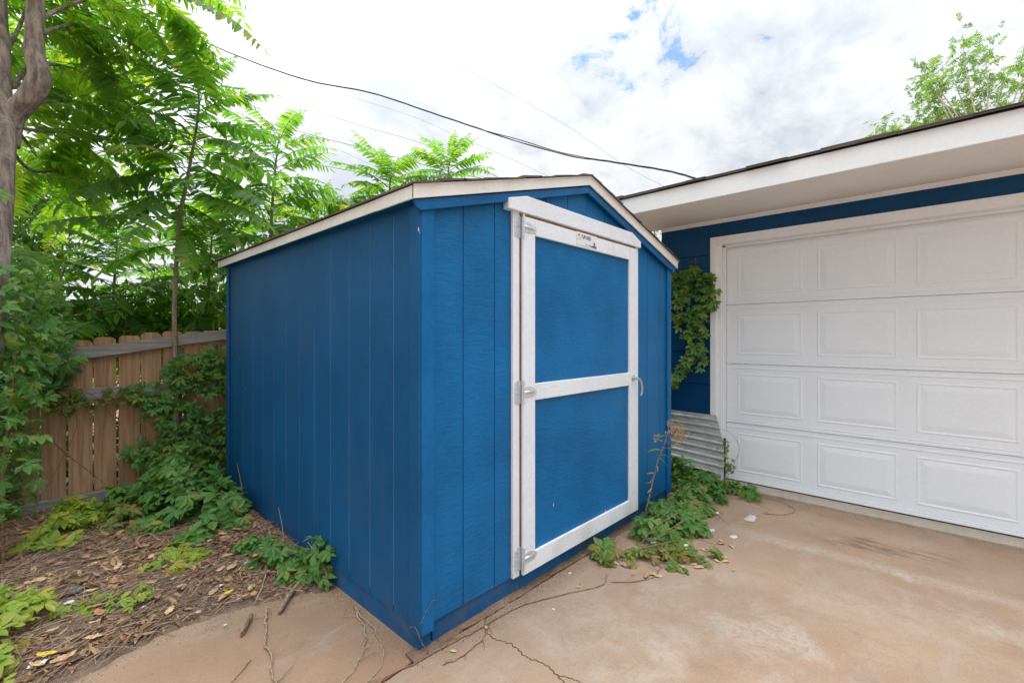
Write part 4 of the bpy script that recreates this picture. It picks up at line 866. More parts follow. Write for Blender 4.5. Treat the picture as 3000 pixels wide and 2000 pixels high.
creeper('short green creeper shoots on the soil near the shed skirting', 'creeper', on_ground([(-0.34, 1.40), (-0.12, 1.36), (-0.05, 1.10), (-0.03, 0.92), (-0.14, 0.86), (-0.28, 1.05)], 0.10, 0.0, 0.12), 78, (0.6, 1.0), base=(-0.2, 1.1, 0), name='ground_creeper', stem_mat='twig', stems=[([(-0.16, 1.02, 0.03), (-0.13, 1.12, 0.09), (-0.08, 1.25, 0.17), (-0.05, 1.4, 0.26)], 0.004), ([(-0.10, 0.88, 0.01), (-0.14, 1.05, 0.03), (-0.10, 1.25, 0.07), (-0.06, 1.42, 0.10)], 0.004), ([(-0.06, 0.78, 0.01), (-0.10, 0.92, 0.05), (-0.13, 1.02, 0.06)], 0.003)])
creeper('upright green creeper shoot against the blue side wall of the shed', 'creeper', lambda: (Vector((rnd.uniform(-0.10, -0.03), rnd.uniform(0.72, 0.98), rnd.uniform(0.03, 0.21))), (-0.8, -0.3, 0.5)), 24, (0.75, 1.1), base=(-0.05, 0.85, 0), name='ground_creeper', stem_mat='twig', stems=[([(-0.05, 0.74, 0), (-0.045, 0.76, 0.08), (-0.06, 0.84, 0.16), (-0.07, 0.93, 0.20)], 0.0035)])
creeper('yellow green creeper clump at the near left edge of the litter', 'creeper_yellow', on_ground([(-1.32, 1.72), (-1.10, 1.62), (-0.98, 1.42), (-0.98, 1.22), (-1.08, 1.05), (-1.16, 0.92), (-1.35, 0.9)], 0.11, 0.0, 0.15), 105, (0.55, 0.95), base=(-1.15, 1.3, 0), name='ground_creeper', stem_mat='stalk', stems=[([(-1.12, 1.0, 0), (-1.13, 1.04, 0.06), (-1.16, 1.1, 0.12)], 0.003)])
creeper('sparse lime sprigs at the litter edge near the bare concrete', 'creeper_yellow', on_ground([(-1.0, 1.36), (-0.82, 1.38), (-0.66, 1.20), (-0.70, 1.10), (-0.92, 1.16)], 0.04, 0.0, 0.12), 30, (0.4, 0.7), base=(-0.85, 1.25, 0), name='ground_creeper')
creeper('dense green creeper mound between the shed front and the garage corner', 'creeper', on_ground([(1.52, -0.12), (1.46, -0.24), (1.68, -0.46), (2.02, -0.46), (2.40, -0.34), (2.84, -0.38), (3.05, -0.15), (3.08, 0.35), (2.5, 0.5), (2.44, -0.05), (2.0, -0.03)], 0.27, 0.0, 0.34, False), 720, (0.65, 1.1), base=(2.2, -0.2, 0), name='creeper_mound', stems=[([(1.62, -0.12, 0.02), (1.75, -0.25, 0.16), (2.0, -0.38, 0.20), (2.3, -0.46, 0.04)], 0.004), ([(2.5, -0.4, 0.1), (2.66, -0.52, 0.06), (2.72, -0.66, 0.01)], 0.004), ([(1.5, -0.3, 0.06), (1.8, -0.42, 0.16), (2.1, -0.5, 0.1)], 0.0035), ([(1.30, -0.20, 0.02), (1.45, -0.36, 0.08), (1.62, -0.50, 0.10), (1.80, -0.58, 0.03)], 0.0035), ([(1.95, -0.2, 0.2), (1.90, -0.36, 0.30), (1.86, -0.44, 0.16)], 0.0028), ([(1.40, -0.24, 0.02), (1.60, -0.30, 0.14), (1.85, -0.46, 0.22), (2.1, -0.56, 0.06)], 0.003)])
creeper('fading olive creeper trailing onto the concrete in front of the green mound', 'creeper_olive', on_ground([(1.08, -0.10), (1.06, -0.24), (1.25, -0.34), (1.40, -0.56), (1.66, -0.68), (1.80, -0.60), (1.66, -0.40), (1.45, -0.22), (1.30, -0.08)], 0.05, 0.0, 0.12, False), 66, (0.55, 0.95), base=(1.4, -0.4, 0), name='ground_creeper')
creeper('small green creeper tuft at the foot of the white door frame', 'creeper', on_ground([(1.18, -0.05), (1.16, -0.16), (1.30, -0.22), (1.42, -0.16), (1.44, -0.05)], 0.10, 0.0, 0.12, False), 26, (0.6, 0.9), base=(1.3, -0.1, 0), name='ground_creeper')
WP = [(0.34, 0.82), (0.26, 0.98), (0.18, 1.08), (0.14, 1.22), (0.20, 1.40), (0.30, 1.55), (0.36, 1.66), (0.35, 1.86), (0.22, 1.93), (0.10, 1.95), (0.05, 2.06), (0.00, 1.95), (-0.09, 1.88), (-0.14, 1.74), (-0.13, 1.56), (-0.06, 1.62), (-0.05, 1.40), (-0.04, 1.05), (-0.01, 1.02), (0.01, 1.25), (0.08, 1.05), (0.20, 0.86)]
def on_wall():
    y, z = sample(WP); return Vector((XW-rnd.uniform(0.03, 0.14), y, z)), (-1.0, -0.25, 0.1)
creeper('green creeper hanging on the blue wall beside the garage door', 'creeper', on_wall, 270, (0.6, 1.0), base=(XW, 0.1, 0.9), name='wall_creeper', stems=[([(3.14, 0.30, 0.9), (3.13, 0.14, 1.2), (3.13, 0.05, 1.6), (3.12, 0.06, 2.05)], 0.006), ([(3.13, 0.02, 1.12), (3.12, -0.02, 1.5), (3.11, -0.06, 1.85)], 0.003)])
creeper('thin creeper sprig with small leaves rising before the white garage jamb', 'creeper', lambda: (lambda z: (Vector((3.04+rnd.uniform(-0.03, 0.03), -0.23+rnd.uniform(-0.06, 0.05), z)), (-0.9, -0.4, 0.2)))(rnd.uniform(0.10, 0.44)), 30, (0.35, 0.6), base=(3.04, -0.22, 0), name='wall_creeper', stems=[([(3.03, -0.22, 0.0), (3.04, -0.23, 0.25), (3.03, -0.20, 0.48)], 0.003), ([(3.04, -0.22, 0.05), (3.03, -0.30, 0.22), (3.05, -0.34, 0.38), (3.05, -0.24, 0.50), (3.0, -0.12, 0.50)], 0.002)])
creeper('drooping creeper sprig at the end of the garage slab', 'creeper', on_ground([(2.76, -0.40), (2.84, -0.60), (3.04, -0.50), (3.07, -0.28), (2.9, -0.22)], 0.12, 0.02, 0.14, False), 44, (0.6, 0.95), base=(2.9, -0.4, 0), name='ground_creeper')
# ------------------------------------------------------------------ tall dry weed and leaning metal sheet
wd = thing('dry_weed', 'tall dried weed with brown seed heads leaning beside the shed front', 'plant', (1.91, -0.05, 0.06))
ws = spline([(1.91, -0.05, 0.06), (1.93, -0.07, 0.17), (1.94, -0.10, 0.32), (1.94, -0.13, 0.44), (1.95, -0.17, 0.55), (1.97, -0.19, 0.65), (1.98, -0.21, 0.71)], 6)
m = MB(); m.tube(ws, [lerp(0.0055, 0.0025, i/(len(ws)-1)) for i in range(len(ws))], 6); m.build('stem', M['twig'], wd, smooth=True)
HC = [(1556,985,3.2,0.07), (1541,972,3.2,0.035), (1506,1003,3.2,0.035), (1562,1008,3.2,0.035), (1568,995,3.2,0.04), (1558,1022,3.2,0.02)]
HC = [(2.01, -0.24, 0.67), (1.98, -0.21, 0.71), (1.91, -0.13, 0.61), (2.03, -0.25, 0.60), (2.04, -0.27, 0.64), (2.01, -0.24, 0.56), (1.95, -0.25, 0.66)]
HR = [0.055, 0.03, 0.03, 0.03, 0.035, 0.018, 0.045]
m = MB(); s = MB()
for c, r in zip(HC, HR):
    c = Vector(c); k = min(ws, key=lambda q: (q-c).length+max(0, q.z-c.z+0.02)*3)
    m.tube(spline([k, k.lerp(c, 0.5)+Vector((0, 0, -0.012)), c], 4), 0.0016, 4)
    for _ in range(int(26*r/0.05)):
        p = c+rvec(0.6)*r; m.tube([c.lerp(p, 0.05), p], 0.0008, 3)
        for _ in range(3):
            q = p+rvec(0.004); a = 0.0045; s.add([q+Vector((a,0,0)), q+Vector((0,a,0)), q+Vector((-a,0,0)), q+Vector((0,-a,0)), q+Vector((0,0,a)), q-Vector((0,0,a))], [(0,1,4),(1,2,4),(2,3,4),(3,0,4),(1,0,5),(2,1,5),(3,2,5),(0,3,5)])
m.build('twigs', M['twig'], wd, fix=False); tag(s.build('seed_heads', M['dry_flower'], wd, fix=False), kind='stuff')
for i, (fr, d) in enumerate(((0.62, (-0.7, 0.4, 0.35)), (0.58, (0.8, -0.5, 0.1)), (0.66, (0.5, -0.7, 0.15)), (0.54, (0.7, -0.6, -0.35)), (0.80, (-0.6, 0.5, 0.1)), (0.84, (0.6, -0.5, -0.1)), (0.74, (0.7, -0.6, -0.1)))):
    m = MB(); k = ws[int(fr*(len(ws)-1))]; leaflet(m, k, d, (0, -0.3, 1), 0.105-0.006*i, 0.026, 0.3, 0.5); m.build('leaf', M['creeper_yellow' if i % 3 == 0 else 'creeper'], wd)
for fr in (0.2, 0.3, 0.38, 0.45, 0.26, 0.34):
    m = MB(); k = ws[int(fr*(len(ws)-1))]; leaflet(m, k, rvec()+Vector((0, 0, -0.8)), (1, -0.3, 0.2), 0.045, 0.013, 0.7, 0.9); m.build('dead_leaf', M['litter'], wd)

def galv():
    g = G('galvanised sheet'); n = g.noise(g.co((3, 3, 12)), 4, 6, 0.6); f = g.voronoi(g.co(), 45)
    c = g.mix(g.mr(n, 0.35, 0.7), (0.44, 0.44, 0.40), (0.62, 0.62, 0.58)); c = g.mix(g.mr(n, 0.62, 0.8, 0, 0.6), c, (0.38, 0.33, 0.24))
    g.col(c); g.p.inputs['Metallic'].default_value = 0.45; g.rough(g.mr(f, 0, 1, 0.38, 0.55)); g.bump(n, 0.15, 0.004); return g.m
M['galv'] = galv()
cs = MB(); PR = []                                       # profile down the sheet: (distance, height of rib)
rib = [(0.0, 0.0), (0.030, 0.0), (0.037, 0.011), (0.047, 0.011), (0.054, 0.0)]
for k in range(8): PR += [(a+0.064*k, b) for a, b in rib]
PR = [q for q in PR if q[0] <= 0.49]
NYS = 24
for a, b in PR:
    t = a/0.49; z = 0.612-0.455*t; x0 = 3.115-0.03*t-0.13*t*t
    for j in range(NYS+1):
        u = j/NYS; yr = -0.128-0.115*math.sin(min(1, t*1.15)*math.pi/2); y = lerp(yr, 0.62, u)
        curl = 0.05*(1-u)**3*math.sin(t*math.pi)
        cs.v.append((x0-curl+0.03*u*t-b, y, z-0.02*(1-u)*t+0.012*u))
for i in range(len(PR)-1):
    for j in range(NYS): a = i*(NYS+1)+j; cs.f.append((a, a+1, a+NYS+2, a+NYS+1)); cs.mi.append(0)
sh = tag(cs.build('metal_sheet', M['galv']), 'corrugated grey metal sheet leaning on the garage wall behind the weed', 'metal sheet')
so_ = sh.modifiers.new('thickness', 'SOLIDIFY'); so_.thickness = 0.0016

# ------------------------------------------------------------------ runners and sticks on the ground
def runner(label, pts, r, name='vine_runner', cat='vine', mt='runner', wob=0.010, lift=0.004, side=0, group=None):
    P = spline(pts, 9); Q = []
    for i, p in enumerate(P): Q.append(p+Vector((wob*nz(i*0.33, pts[0][0]*9), wob*nz(i*0.33, pts[0][1]*7+4), r+lift*abs(nz(i*0.4, 7.7)))))
    m = MB(); m.tube(Q, [r*(0.75+0.5*abs(nz(i*0.3, 1)))*(1-0.5*i/len(Q)) for i in range(len(Q))], 6)
    for _ in range(side):
        k = Q[rnd.randrange(2, len(Q)-2)]; d = Vector((rnd.uniform(-1, 1), rnd.uniform(-1, 1), 0)).normalized()*rnd.uniform(0.03, 0.10)
        m.tube([k, k+d*0.5+Vector((0.006, 0.006, 0.003)), k+d], [r*0.5, r*0.4, r*0.2], 4)
    return tag(m.build(name, M[mt], smooth=True), label, cat, group)
runner('long red brown vine runner crossing in front of the shed corner', [(-0.34, -0.12, 0), (-0.20, -0.03, 0), (-0.03, -0.045, 0), (0.14, -0.06, 0), (0.31, -0.075, 0), (0.55, -0.10, 0), (0.78, -0.20, 0), (0.96, -0.28, 0), (1.08, -0.24, 0)], 0.0042, side=5)
runner('thin vine runner branching off beside the concrete crack', [(0.02, -0.13, 0), (0.12, -0.15, 0), (0.24, -0.13, 0), (0.34, -0.08, 0), (0.42, -0.07, 0)], 0.003, side=4)
runner('looped brown runner lying on bare concrete before the green mound', [(1.02, -0.30, 0), (1.10, -0.38, 0), (1.22, -0.44, 0), (1.36, -0.42, 0), (1.42, -0.34, 0), (1.36, -0.27, 0)], 0.0032, side=3)
runner('forked dry vine stem curving beside the left skirt of the shed', [(-0.04, 0.46, 0), (-0.07, 0.34, 0), (-0.12, 0.22, 0), (-0.22, 0.12, 0), (-0.33, 0.05, 0)], 0.0042, mt='stick', side=3)
runner('second dry vine stem ending at the corner of the shed', [(-0.03, 0.50, 0), (-0.05, 0.30, 0), (-0.08, 0.16, 0), (-0.14, 0.06, 0), (-0.26, -0.01, 0)], 0.0036, mt='stick', side=2)
runner('pale crooked stick lying on the dusty concrete lower left', [(-0.33, 0.78, 0.01), (-0.37, 0.66, 0), (-0.42, 0.52, 0), (-0.43, 0.42, 0), (-0.47, 0.30, 0), (-0.46, 0.20, 0)], 0.006, 'stick', 'stick', 'stick', side=4)
runner('thin wisp of dry stem on the concrete left of the pale stick', [(-0.50, 0.46, 0), (-0.56, 0.40, 0), (-0.60, 0.38, 0)], 0.002, 'stick', 'stick', 'runner', side=2)
runner('thin vine coil on the concrete beside the garage slab', [(2.62, -0.62, 0), (2.72, -0.76, 0), (2.86, -0.78, 0), (2.98, -0.70, 0), (3.0, -0.60, 0), (2.94, -0.52, 0)], 0.0028, side=3)
runner('grey runner winding from the litter to the shed skirting', [(-0.36, 0.84, 0.02), (-0.26, 1.0, 0.05), (-0.2, 1.2, 0.06), (-0.12, 1.45, 0.09), (-0.08, 1.7, 0.10)], 0.004, mt='stick', side=3)
runner('small vine tip climbing the near corner of the shed', [(0.02, -0.035, 0.0), (-0.005, -0.030, 0.05), (-0.022, -0.018, 0.10), (-0.024, 0.0, 0.115), (-0.022, 0.05, 0.09)], 0.0022, wob=0.003, side=0)
runner('thread of dry tendril stuck on the front corner board', [(-0.01, -0.021, 0.13), (0.02, -0.021, 0.17), (0.055, -0.021, 0.20), (0.085, -0.006, 0.185), (0.10, -0.004, 0.21)], 0.0012, wob=0.006, side=0)

wc = MB(); rs = random.Random(8)                         # split chunk of wood
pr = [(-0.018, 0.0), (0.02, 0.001), (0.024, 0.018), (0.006, 0.030), (-0.014, 0.024)]
wch = []
for i in range(9):
    t = i/8; s = 0.75+0.3*math.sin(t*3)+0.15*nz(i, 3)
    for (u, v) in pr: wc.v.append((-0.42+0.035*math.cos(0.5)*0-0.07*t+u*s*0.8+0.02, 0.765-0.11*t+u*s*0.5+0.01*nz(i*2, u*40), v*s+0.003))
for i in range(8):
    for k in range(5): a = i*5+k; b = i*5+(k+1) % 5; wc.f.append((a, b, b+5, a+5)); wc.mi.append(0)
wc.f += [tuple(range(5)), tuple(range(40, 45))[::-1]]; wc.mi += [0, 0]
tag(wc.build('wood_chunk', M['twig']), 'broken chunk of brown wood at the edge of the bare concrete', 'wood')
m = MB(); lg = spline([(-0.30, 0.70, 0.012), (-0.20, 0.82, 0.016), (-0.09, 0.92, 0.02)], 6); m.tube(lg, [0.007, 0.011, 0.013, 0.012, 0.0135, 0.012, 0.013, 0.012, 0.011, 0.011, 0.010, 0.010, 0.008], 7)
tag(m.build('broken_branch', M['twig'], smooth=True), 'short dark broken branch under the creeper shoots by the shed', 'branch')

# ------------------------------------------------------------------ leaf litter and scraps on the soil
rs = random.Random(77)
LP = [(-1.5, 0.74), (-1.05, 0.88), (-0.66, 0.96), (-0.38, 0.92), (-0.06, 0.80), (-0.01, 2.9), (-0.7, 3.0), (-1.5, 3.05)]
m = MB(); c = 0
while c < 7000:
    x, y = sample(LP)
    if x < -2.0 and rs.random() < 0.5: continue
    if nz(x*3.5, y*3.5, 5)+0.5 < rs.random()*0.7: continue
    z = mulch_h(x, y)+rs.uniform(0.003, 0.022); ln = rs.choice((0.010, 0.016, 0.024, 0.034, 0.05))*rs.uniform(0.7, 1.4); a = rs.uniform(0, 6.28)
    leaflet(m, (x, y, z), (math.cos(a), math.sin(a), rs.uniform(-0.3, 0.3)), (rs.gauss(0, 0.5), rs.gauss(0, 0.5), 1), ln, ln*rs.uniform(0.18, 0.55), rs.uniform(-0.9, 0.9), rs.uniform(-0.7, 0.7), ((0.0, 0.12), (0.35, 1.0), (0.7, 0.7))); c += 1
tag(m.build('leaf_litter', M['litter'], fix=False), kind='stuff')
M['straw'] = leaf_mat('straw and twigs', [(0.0, (0.12, 0.07, 0.05)), (0.4, (0.27, 0.175, 0.12)), (0.75, (0.44, 0.32, 0.23)), (0.97, (0.60, 0.50, 0.39))], (1, 1, 1), 0.0, 0.85)
m = MB()
for _ in range(3800):
    x, y = sample(LP); z = mulch_h(x, y)+rs.uniform(0.002, 0.02); a = rs.gauss(0.35, 0.75); ln = rs.choice((0.04, 0.07, 0.10, 0.16, 0.24))*rs.uniform(0.7, 1.3)
    d = Vector((math.cos(a), math.sin(a), rs.uniform(-0.05, 0.08)))*ln; s = Vector((-d.y, d.x, 0))*rs.uniform(-0.15, 0.15); p = Vector((x, y, z)); r = rs.uniform(0.0009, 0.0028)
    m.tube([p-d*0.5, p+s, p+d*0.5], [r, r*0.9, r*0.6], 4, False)
tag(m.build('fallen_twigs', M['straw'], fix=False), kind='stuff')
M['grit'] = leaf_mat('soil crumbs', [(0.0, (0.05, 0.032, 0.022)), (0.5, (0.14, 0.09, 0.06)), (0.85, (0.30, 0.22, 0.16)), (0.98, (0.62, 0.58, 0.52))], (1, 1, 1), 0.0, 0.9)
m = MB()
def crumb(x, y, z, r):
    v = [Vector((x, y, z))+Vector((math.cos(k*2.1+x*99), math.sin(k*2.1+x*99), 0))*r*rs.uniform(0.6, 1.2) for k in range(3)]; t = Vector((x, y, z+r*rs.uniform(0.5, 1.2)))
    m.add(v+[t], [(0,1,3),(1,2,3),(2,0,3),(0,2,1)])
for _ in range(5200):
    x = rs.uniform(-1.6, 0.0); y = interp(BX, BY, x)+0.06*nz(x*4, 0.7)+rs.gauss(0.06, 0.10)
    crumb(x, y, max(-0.003, mulch_h(x, y)), rs.choice((0.001, 0.0014, 0.002, 0.004)))
for _ in range(2600):
    x = rs.uniform(-0.05, 2.4); crumb(x, -0.01-abs(rs.gauss(0, 0.045+0.02*x)), 0.0005, rs.choice((0.0012, 0.0018, 0.0025, 0.004)))
for _ in range(1100):
    x = -abs(rs.gauss(0, 0.04)); y = rs.uniform(-0.02, 0.9); crumb(x-0.004, y, -0.002, rs.choice((0.001, 0.0013, 0.002, 0.003)))
for _ in range(700): crumb(3.085-abs(rs.gauss(0, 0.05)), rs.uniform(-2.5, -0.3), 0.0003, rs.choice((0.0015, 0.002, 0.004)))
for _ in range(500): crumb(rs.uniform(-0.9, 2.8), rs.uniform(-1.2, 0.6) if rs.random() < 0.5 else rs.uniform(-0.6, -0.05), 0.0003, rs.choice((0.001, 0.0015, 0.002)))
tag(m.build('soil_crumbs', M['grit'], fix=False), kind='stuff')

def big_leaf(label, x, y, ln, mt, a, z=None, group=None):
    b = MB(); z = max(0.0, mulch_h(x, y) if (x < 0 and y > 0.5) else 0)+0.018 if z is None else z
    nu, nv = 7, 5; cu, cw = rs.uniform(-9, 9)*0.4, rs.uniform(-14, 14); sd = rs.uniform(0, 99); wr = rs.uniform(0.32, 0.55)
    for i in range(nu+1):
        t = i/nu; w = ln*wr*0.5*max(0.06, math.sin(math.pi*min(1, 0.06+t*0.92))**0.8)*(1+0.25*nz(i*0.9, sd))
        for j in range(nv+1):
            v = (j/nv*2-1)*w; u = ln*(t-0.5); h = cu*u*u+cw*v*v+0.10*ln*nz(u*70, v*70, sd); b.v.append((u*math.cos(a)-v*math.sin(a), u*math.sin(a)+v*math.cos(a), h+0.006))
    for i in range(nu):
        for j in range(nv): k = i*(nv+1)+j; b.f.append((k, k+1, k+nv+2, k+nv+1)); b.mi.append(0)
    for i, v in enumerate(b.v): b.v[i] = (v[0]+x, v[1]+y, v[2]+z)
    return tag(b.build('fallen_leaf', M[mt], fix=False), label, 'leaf', group)
M['leaf_yellow'] = simple('yellow leaf', (0.62, 0.44, 0.03), 0.6); M['leaf_pale'] = simple('pale leaf', (0.40, 0.42, 0.13), 0.6); M['leaf_tan'] = simple('tan leaf', (0.50, 0.32, 0.17), 0.7, var=0.35, scale=40); M['leaf_russet'] = simple('russet leaf', (0.42, 0.19, 0.08), 0.7, var=0.35, scale=40)
big_leaf('bright yellow fallen leaf at the soil edge before the creeper shoots', -0.42, 1.02, 0.055, 'leaf_yellow', 0.4)
big_leaf('pale green fallen leaf beside the bright yellow one', -0.33, 0.98, 0.065, 'leaf_pale', 0.9)
big_leaf('yellow fallen leaf at the bottom left of the litter', -1.06, 1.0, 0.07, 'leaf_yellow', 5.6)
for i in range(44):
    while True:
        x, y = rs.uniform(-1.15, -0.15), rs.uniform(0.9, 1.9)
        if inside(LP, x, y): break
    big_leaf('curled dry dead leaf lying on the litter', x, y, rs.uniform(0.04, 0.08), ('leaf_tan', 'leaf_tan', 'leaf_russet')[i % 3], rs.uniform(0, 6.28), group='large curled dead leaves on the litter')
for i in range(34):
    x, y = sample([(1.05, -0.12), (1.1, -0.36), (1.3, -0.5), (1.55, -0.70), (1.85, -0.66), (2.0, -0.58), (1.6, -0.3), (1.3, -0.1)])
    big_leaf('dry dead leaf on the concrete edge of the green mound', x, y, rs.uniform(0.04, 0.07), ('leaf_tan', 'leaf_russet', 'leaf_pale')[i % 3], rs.uniform(0, 6.28), 0.001, group='dead leaves along the green mound')
for x, y, t in ((0.10, -0.10, 'small olive leaf on the concrete near the shed corner'), (0.30, -0.085, 'small orange leaf where the crack meets the runner'), (0.86, -0.20, 'small green leaf by the runner under the door'), (1.60, -0.74, 'green leaf lying alone in front of the mound')):
    big_leaf(t, x, y, 0.030, 'leaf_pale' if 'orange' not in t else 'leaf_tan', rs.uniform(0, 6), 0.0005)
def scrap(label, x, y, r, mt='paper', name='paper_scrap', cat='scrap', group=None, z=None, lift=0.4):
    b = MB(); n = 11; zz = (max(0, mulch_h(x, y)) if (x < 0 and y > 0.5) else 0)+0.012 if z is None else z
    ctr = (x, y, zz+r*lift); b.v.append(ctr)
    for ring, rr in ((0, 0.34), (1, 0.68), (2, 1.0)):
        for k in range(n):
            a = 2*math.pi*k/n+rs.uniform(-0.25, 0.25); q = r*rr*rs.uniform(0.6, 1.3); b.v.append((x+q*math.cos(a), y+q*math.sin(a)*0.7, zz+r*lift*rs.uniform(-0.2, 1.3)*(1.15-rr)+0.001))
    for k in range(n):
        b.f.append((0, 1+k, 1+(k+1) % n)); b.mi.append(0)
        for q in (0, n): b.f.append((1+q+k, 1+q+n+k, 1+q+n+(k+1) % n, 1+q+(k+1) % n)); b.mi.append(0)
    return tag(b.build(name, M[mt], smooth=(mt == 'soft_grey')), label, cat, group)
scrap('crumpled white plastic bag scrap beside the heaped creeper', -0.315, 1.80, 0.050, 'plastic', 'plastic_bag', 'plastic bag', lift=0.9)
scrap('torn white plastic strip by the bottom left litter edge', -1.085, 0.975, 0.036, 'plastic', 'plastic_strip', 'plastic', lift=0.2)
scrap('white paper scrap on the concrete right of the green mound', 2.06, -0.60, 0.032, 'paper', z=0.0, lift=0.16)
scrap('grey tuft of fluff on the concrete below the garage jamb', 2.47, -0.59, 0.060, 'soft_grey', 'fluff_tuft', 'fluff', z=0.0, lift=0.45)
scrap('dark broken tile piece half buried in the left litter', -0.97, 1.50, 0.055, 'slate', 'tile_piece', 'tile', lift=0.2)
for (x, y, r) in ((-0.77, 1.62, 0.020), (-0.66, 1.49, 0.024), (-0.60, 1.28, 0.016), (-0.44, 1.10, 0.016), (-0.34, 1.12, 0.020), (-0.52, 1.72, 0.022), (-0.60, 1.78, 0.016), (-0.86, 1.86, 0.018), (-0.98, 1.36, 0.022), (-0.74, 1.14, 0.012), (-0.36, 1.62, 0.015), (-0.29, 1.18, 0.014), (-0.47, 1.58, 0.014), (-0.90, 1.10, 0.012), (-0.40, 0.95, 0.012), (-0.56, 0.98, 0.013), (-0.16, 1.20, 0.012), (-0.5, 0.78, 0.008), (-0.66, 1.82, 0.016)):
    scrap('small white paper scrap among the leaf litter', x, y, r, group='white paper scraps in the litter')
for (x, y, r) in ((1.46, -0.38, 0.022), (1.62, -0.46, 0.018), (1.95, -0.50, 0.02), (1.52, -0.30, 0.016), (2.28, -0.42, 0.02)):
    scrap('small white scrap caught in the creeper mound by the garage', x, y, r, z=0.05, group='white scraps in the green mound')
scrap('tiny white paper scrap alone on the driveway concrete', 0.62, -0.22, 0.010, z=0.0); scrap('tiny white paper chip by the shed skirting below the door', 0.95, -0.08, 0.012, z=0.0)

# ------------------------------------------------------------------ overhead lines
def sag(a, b, s, n=26): 
    a, b = Vector(a), Vector(b); return [a.lerp(b, i/n)-Vector((0, 0, s*4*(i/n)*(1-i/n))) for i in range(n+1)]
pc = thing('power_cable', 'thick twisted black cable sagging from the garage roof across the sky', 'cable', (7.49, 1.66, 4.22))
pth = spline([(7.38, 1.48, 4.10), (7.48, 1.68, 4.26), (7.54, 2.34, 4.61), (7.48, 3.58, 5.10), (7.24, 4.56, 5.45), (6.81, 6.20, 6.23), (6.27, 8.09, 7.20), (5.41, 9.90, 8.09), (4.34, 11.63, 8.68), (2.99, 13.95, 9.86), (1.41, 16.52, 11.44), (-0.22, 19.15, 13.28), (-3.23, 23.55, 16.77)], 10)
for k in range(3):
    m = MB(); q = []
    for i, p in enumerate(pth):
        w = 0.010+(0.022 if 36 <= i <= 52 else 0)*math.sin((i-36)/16*math.pi)*(1 if k == 1 else 0.15); a = i*0.55+k*2.094; q.append(p+Vector((w*math.cos(a)*0.7, w*math.cos(a)*0.7, w*math.sin(a) if not (36 <= i <= 52) else (w if k == 1 else -w))))
    m.tube(q, 0.011, 6); m.build('strand', M['cable'], pc, smooth=True)
def wire(label, pts, r, mt='wire'):
    m = MB(); m.tube(spline(pts, 8), r, 5); tag(m.build('utility_wire', M[mt], smooth=True), label, 'wire', 'thin overhead wires')
wire('thin wire running just under the thick cable from the left tree', [(1.58, 20.45, 13.60), (2.90, 18.30, 12.37), (4.14, 16.24, 10.73), (5.67, 13.14, 8.68), (7.32, 9.90, 7.23), (8.25, 7.44, 5.79), (9.03, 5.87, 4.84)], 0.006)
wire('faint thin wire highest in the middle of the sky', [(8.70, 20.15, 18.48), (10.17, 17.11, 15.89), (12.51, 13.14, 12.80), (13.90, 9.45, 9.94), (14.24, 6.89, 7.69), (15.01, 4.60, 6.06)], 0.0055)
wire('faint wire crossing between the two feathery treetops', [(2.39, 22.51, 14.50), (4.79, 18.47, 11.22), (6.69, 14.98, 8.80), (8.11, 11.99, 7.05), (9.59, 8.94, 5.26)], 0.0055)
wire('faint lower wire behind the tallest young tree', [(1.90, 23.04, 13.22), (4.32, 18.97, 10.36), (6.02, 15.69, 8.88), (7.69, 12.44, 7.05), (8.90, 9.67, 5.55)], 0.005)
wire('dark lower cable passing behind the middle young tree', [(-0.38, 24.01, 12.60), (2.69, 19.26, 10.59), (4.97, 15.35, 8.77), (6.45, 12.30, 7.56), (7.60, 9.61, 6.50), (8.34, 8.07, 5.96), (9.44, 6.17, 5.35)], 0.008, 'cable')
wire('dark lowest cable showing between the leaves above the shed roof', [(-0.62, 24.27, 11.56), (1.91, 20.09, 9.20), (4.14, 16.24, 7.97), (5.38, 13.45, 7.04), (6.39, 11.63, 6.49), (7.50, 9.71, 5.80)], 0.008, 'cable')
wire('faint short wire above the shed ridge', [(7.28, 18.74, 12.51), (9.72, 14.66, 10.64), (10.56, 12.30, 9.29), (11.35, 9.98, 7.93), (11.85, 8.72, 7.15), (12.92, 6.84, 5.98)], 0.005)

# ------------------------------------------------------------------ trees beyond the garage and the house far behind
pt_ = thing('pecan_tree', 'light airy tree with narrow leaves rising behind the garage roof', 'tree', (17.2, -3.0, 0))
m = MB(); P = spline([(17.2, -3.0, -0.03), (17.1, -2.9, 2.0), (16.9, -2.7, 4.0), (16.7, -2.6, 5.5)], 5); m.tube(P, [lerp(0.16, 0.07, i/(len(P)-1)) for i in range(len(P))], 10); m.build('trunk', M['bark'], pt_, smooth=True)
def spray_mb(rs):
    b = MB(); b.tube([(0, 0, 0), (0.16, 0, 0.01), (0.30, 0, -0.02)], 0.003, 3, False)
    for k in range(9):
        t = 0.1+0.2*k/8+0.0; p = Vector((0.06+0.24*k/8, 0, 0)); s = 1 if k % 2 else -1
        leaflet(b, p, (rs.uniform(0.5, 0.9), s*rs.uniform(0.5, 0.9), rs.uniform(-0.5, 0.2)), (rs.gauss(0, 0.3), rs.gauss(0, 0.3), 1), rs.uniform(0.11, 0.17), 0.045, 0.2, 0.25, ((0.0, 0.15), (0.35, 1.0), (0.7, 0.6)))
    leaflet(b, (0.3, 0, -0.02), (1, 0, -0.3), (0, 0, 1), 0.13, 0.032)
    return b
SPM = [spray_mb(random.Random(k)) for k in range(4)]; SPR = mesh_set(SPM, 'leaf_spray', M['pecan'])
root = Vector((16.7, -2.6, 5.5)); items = []
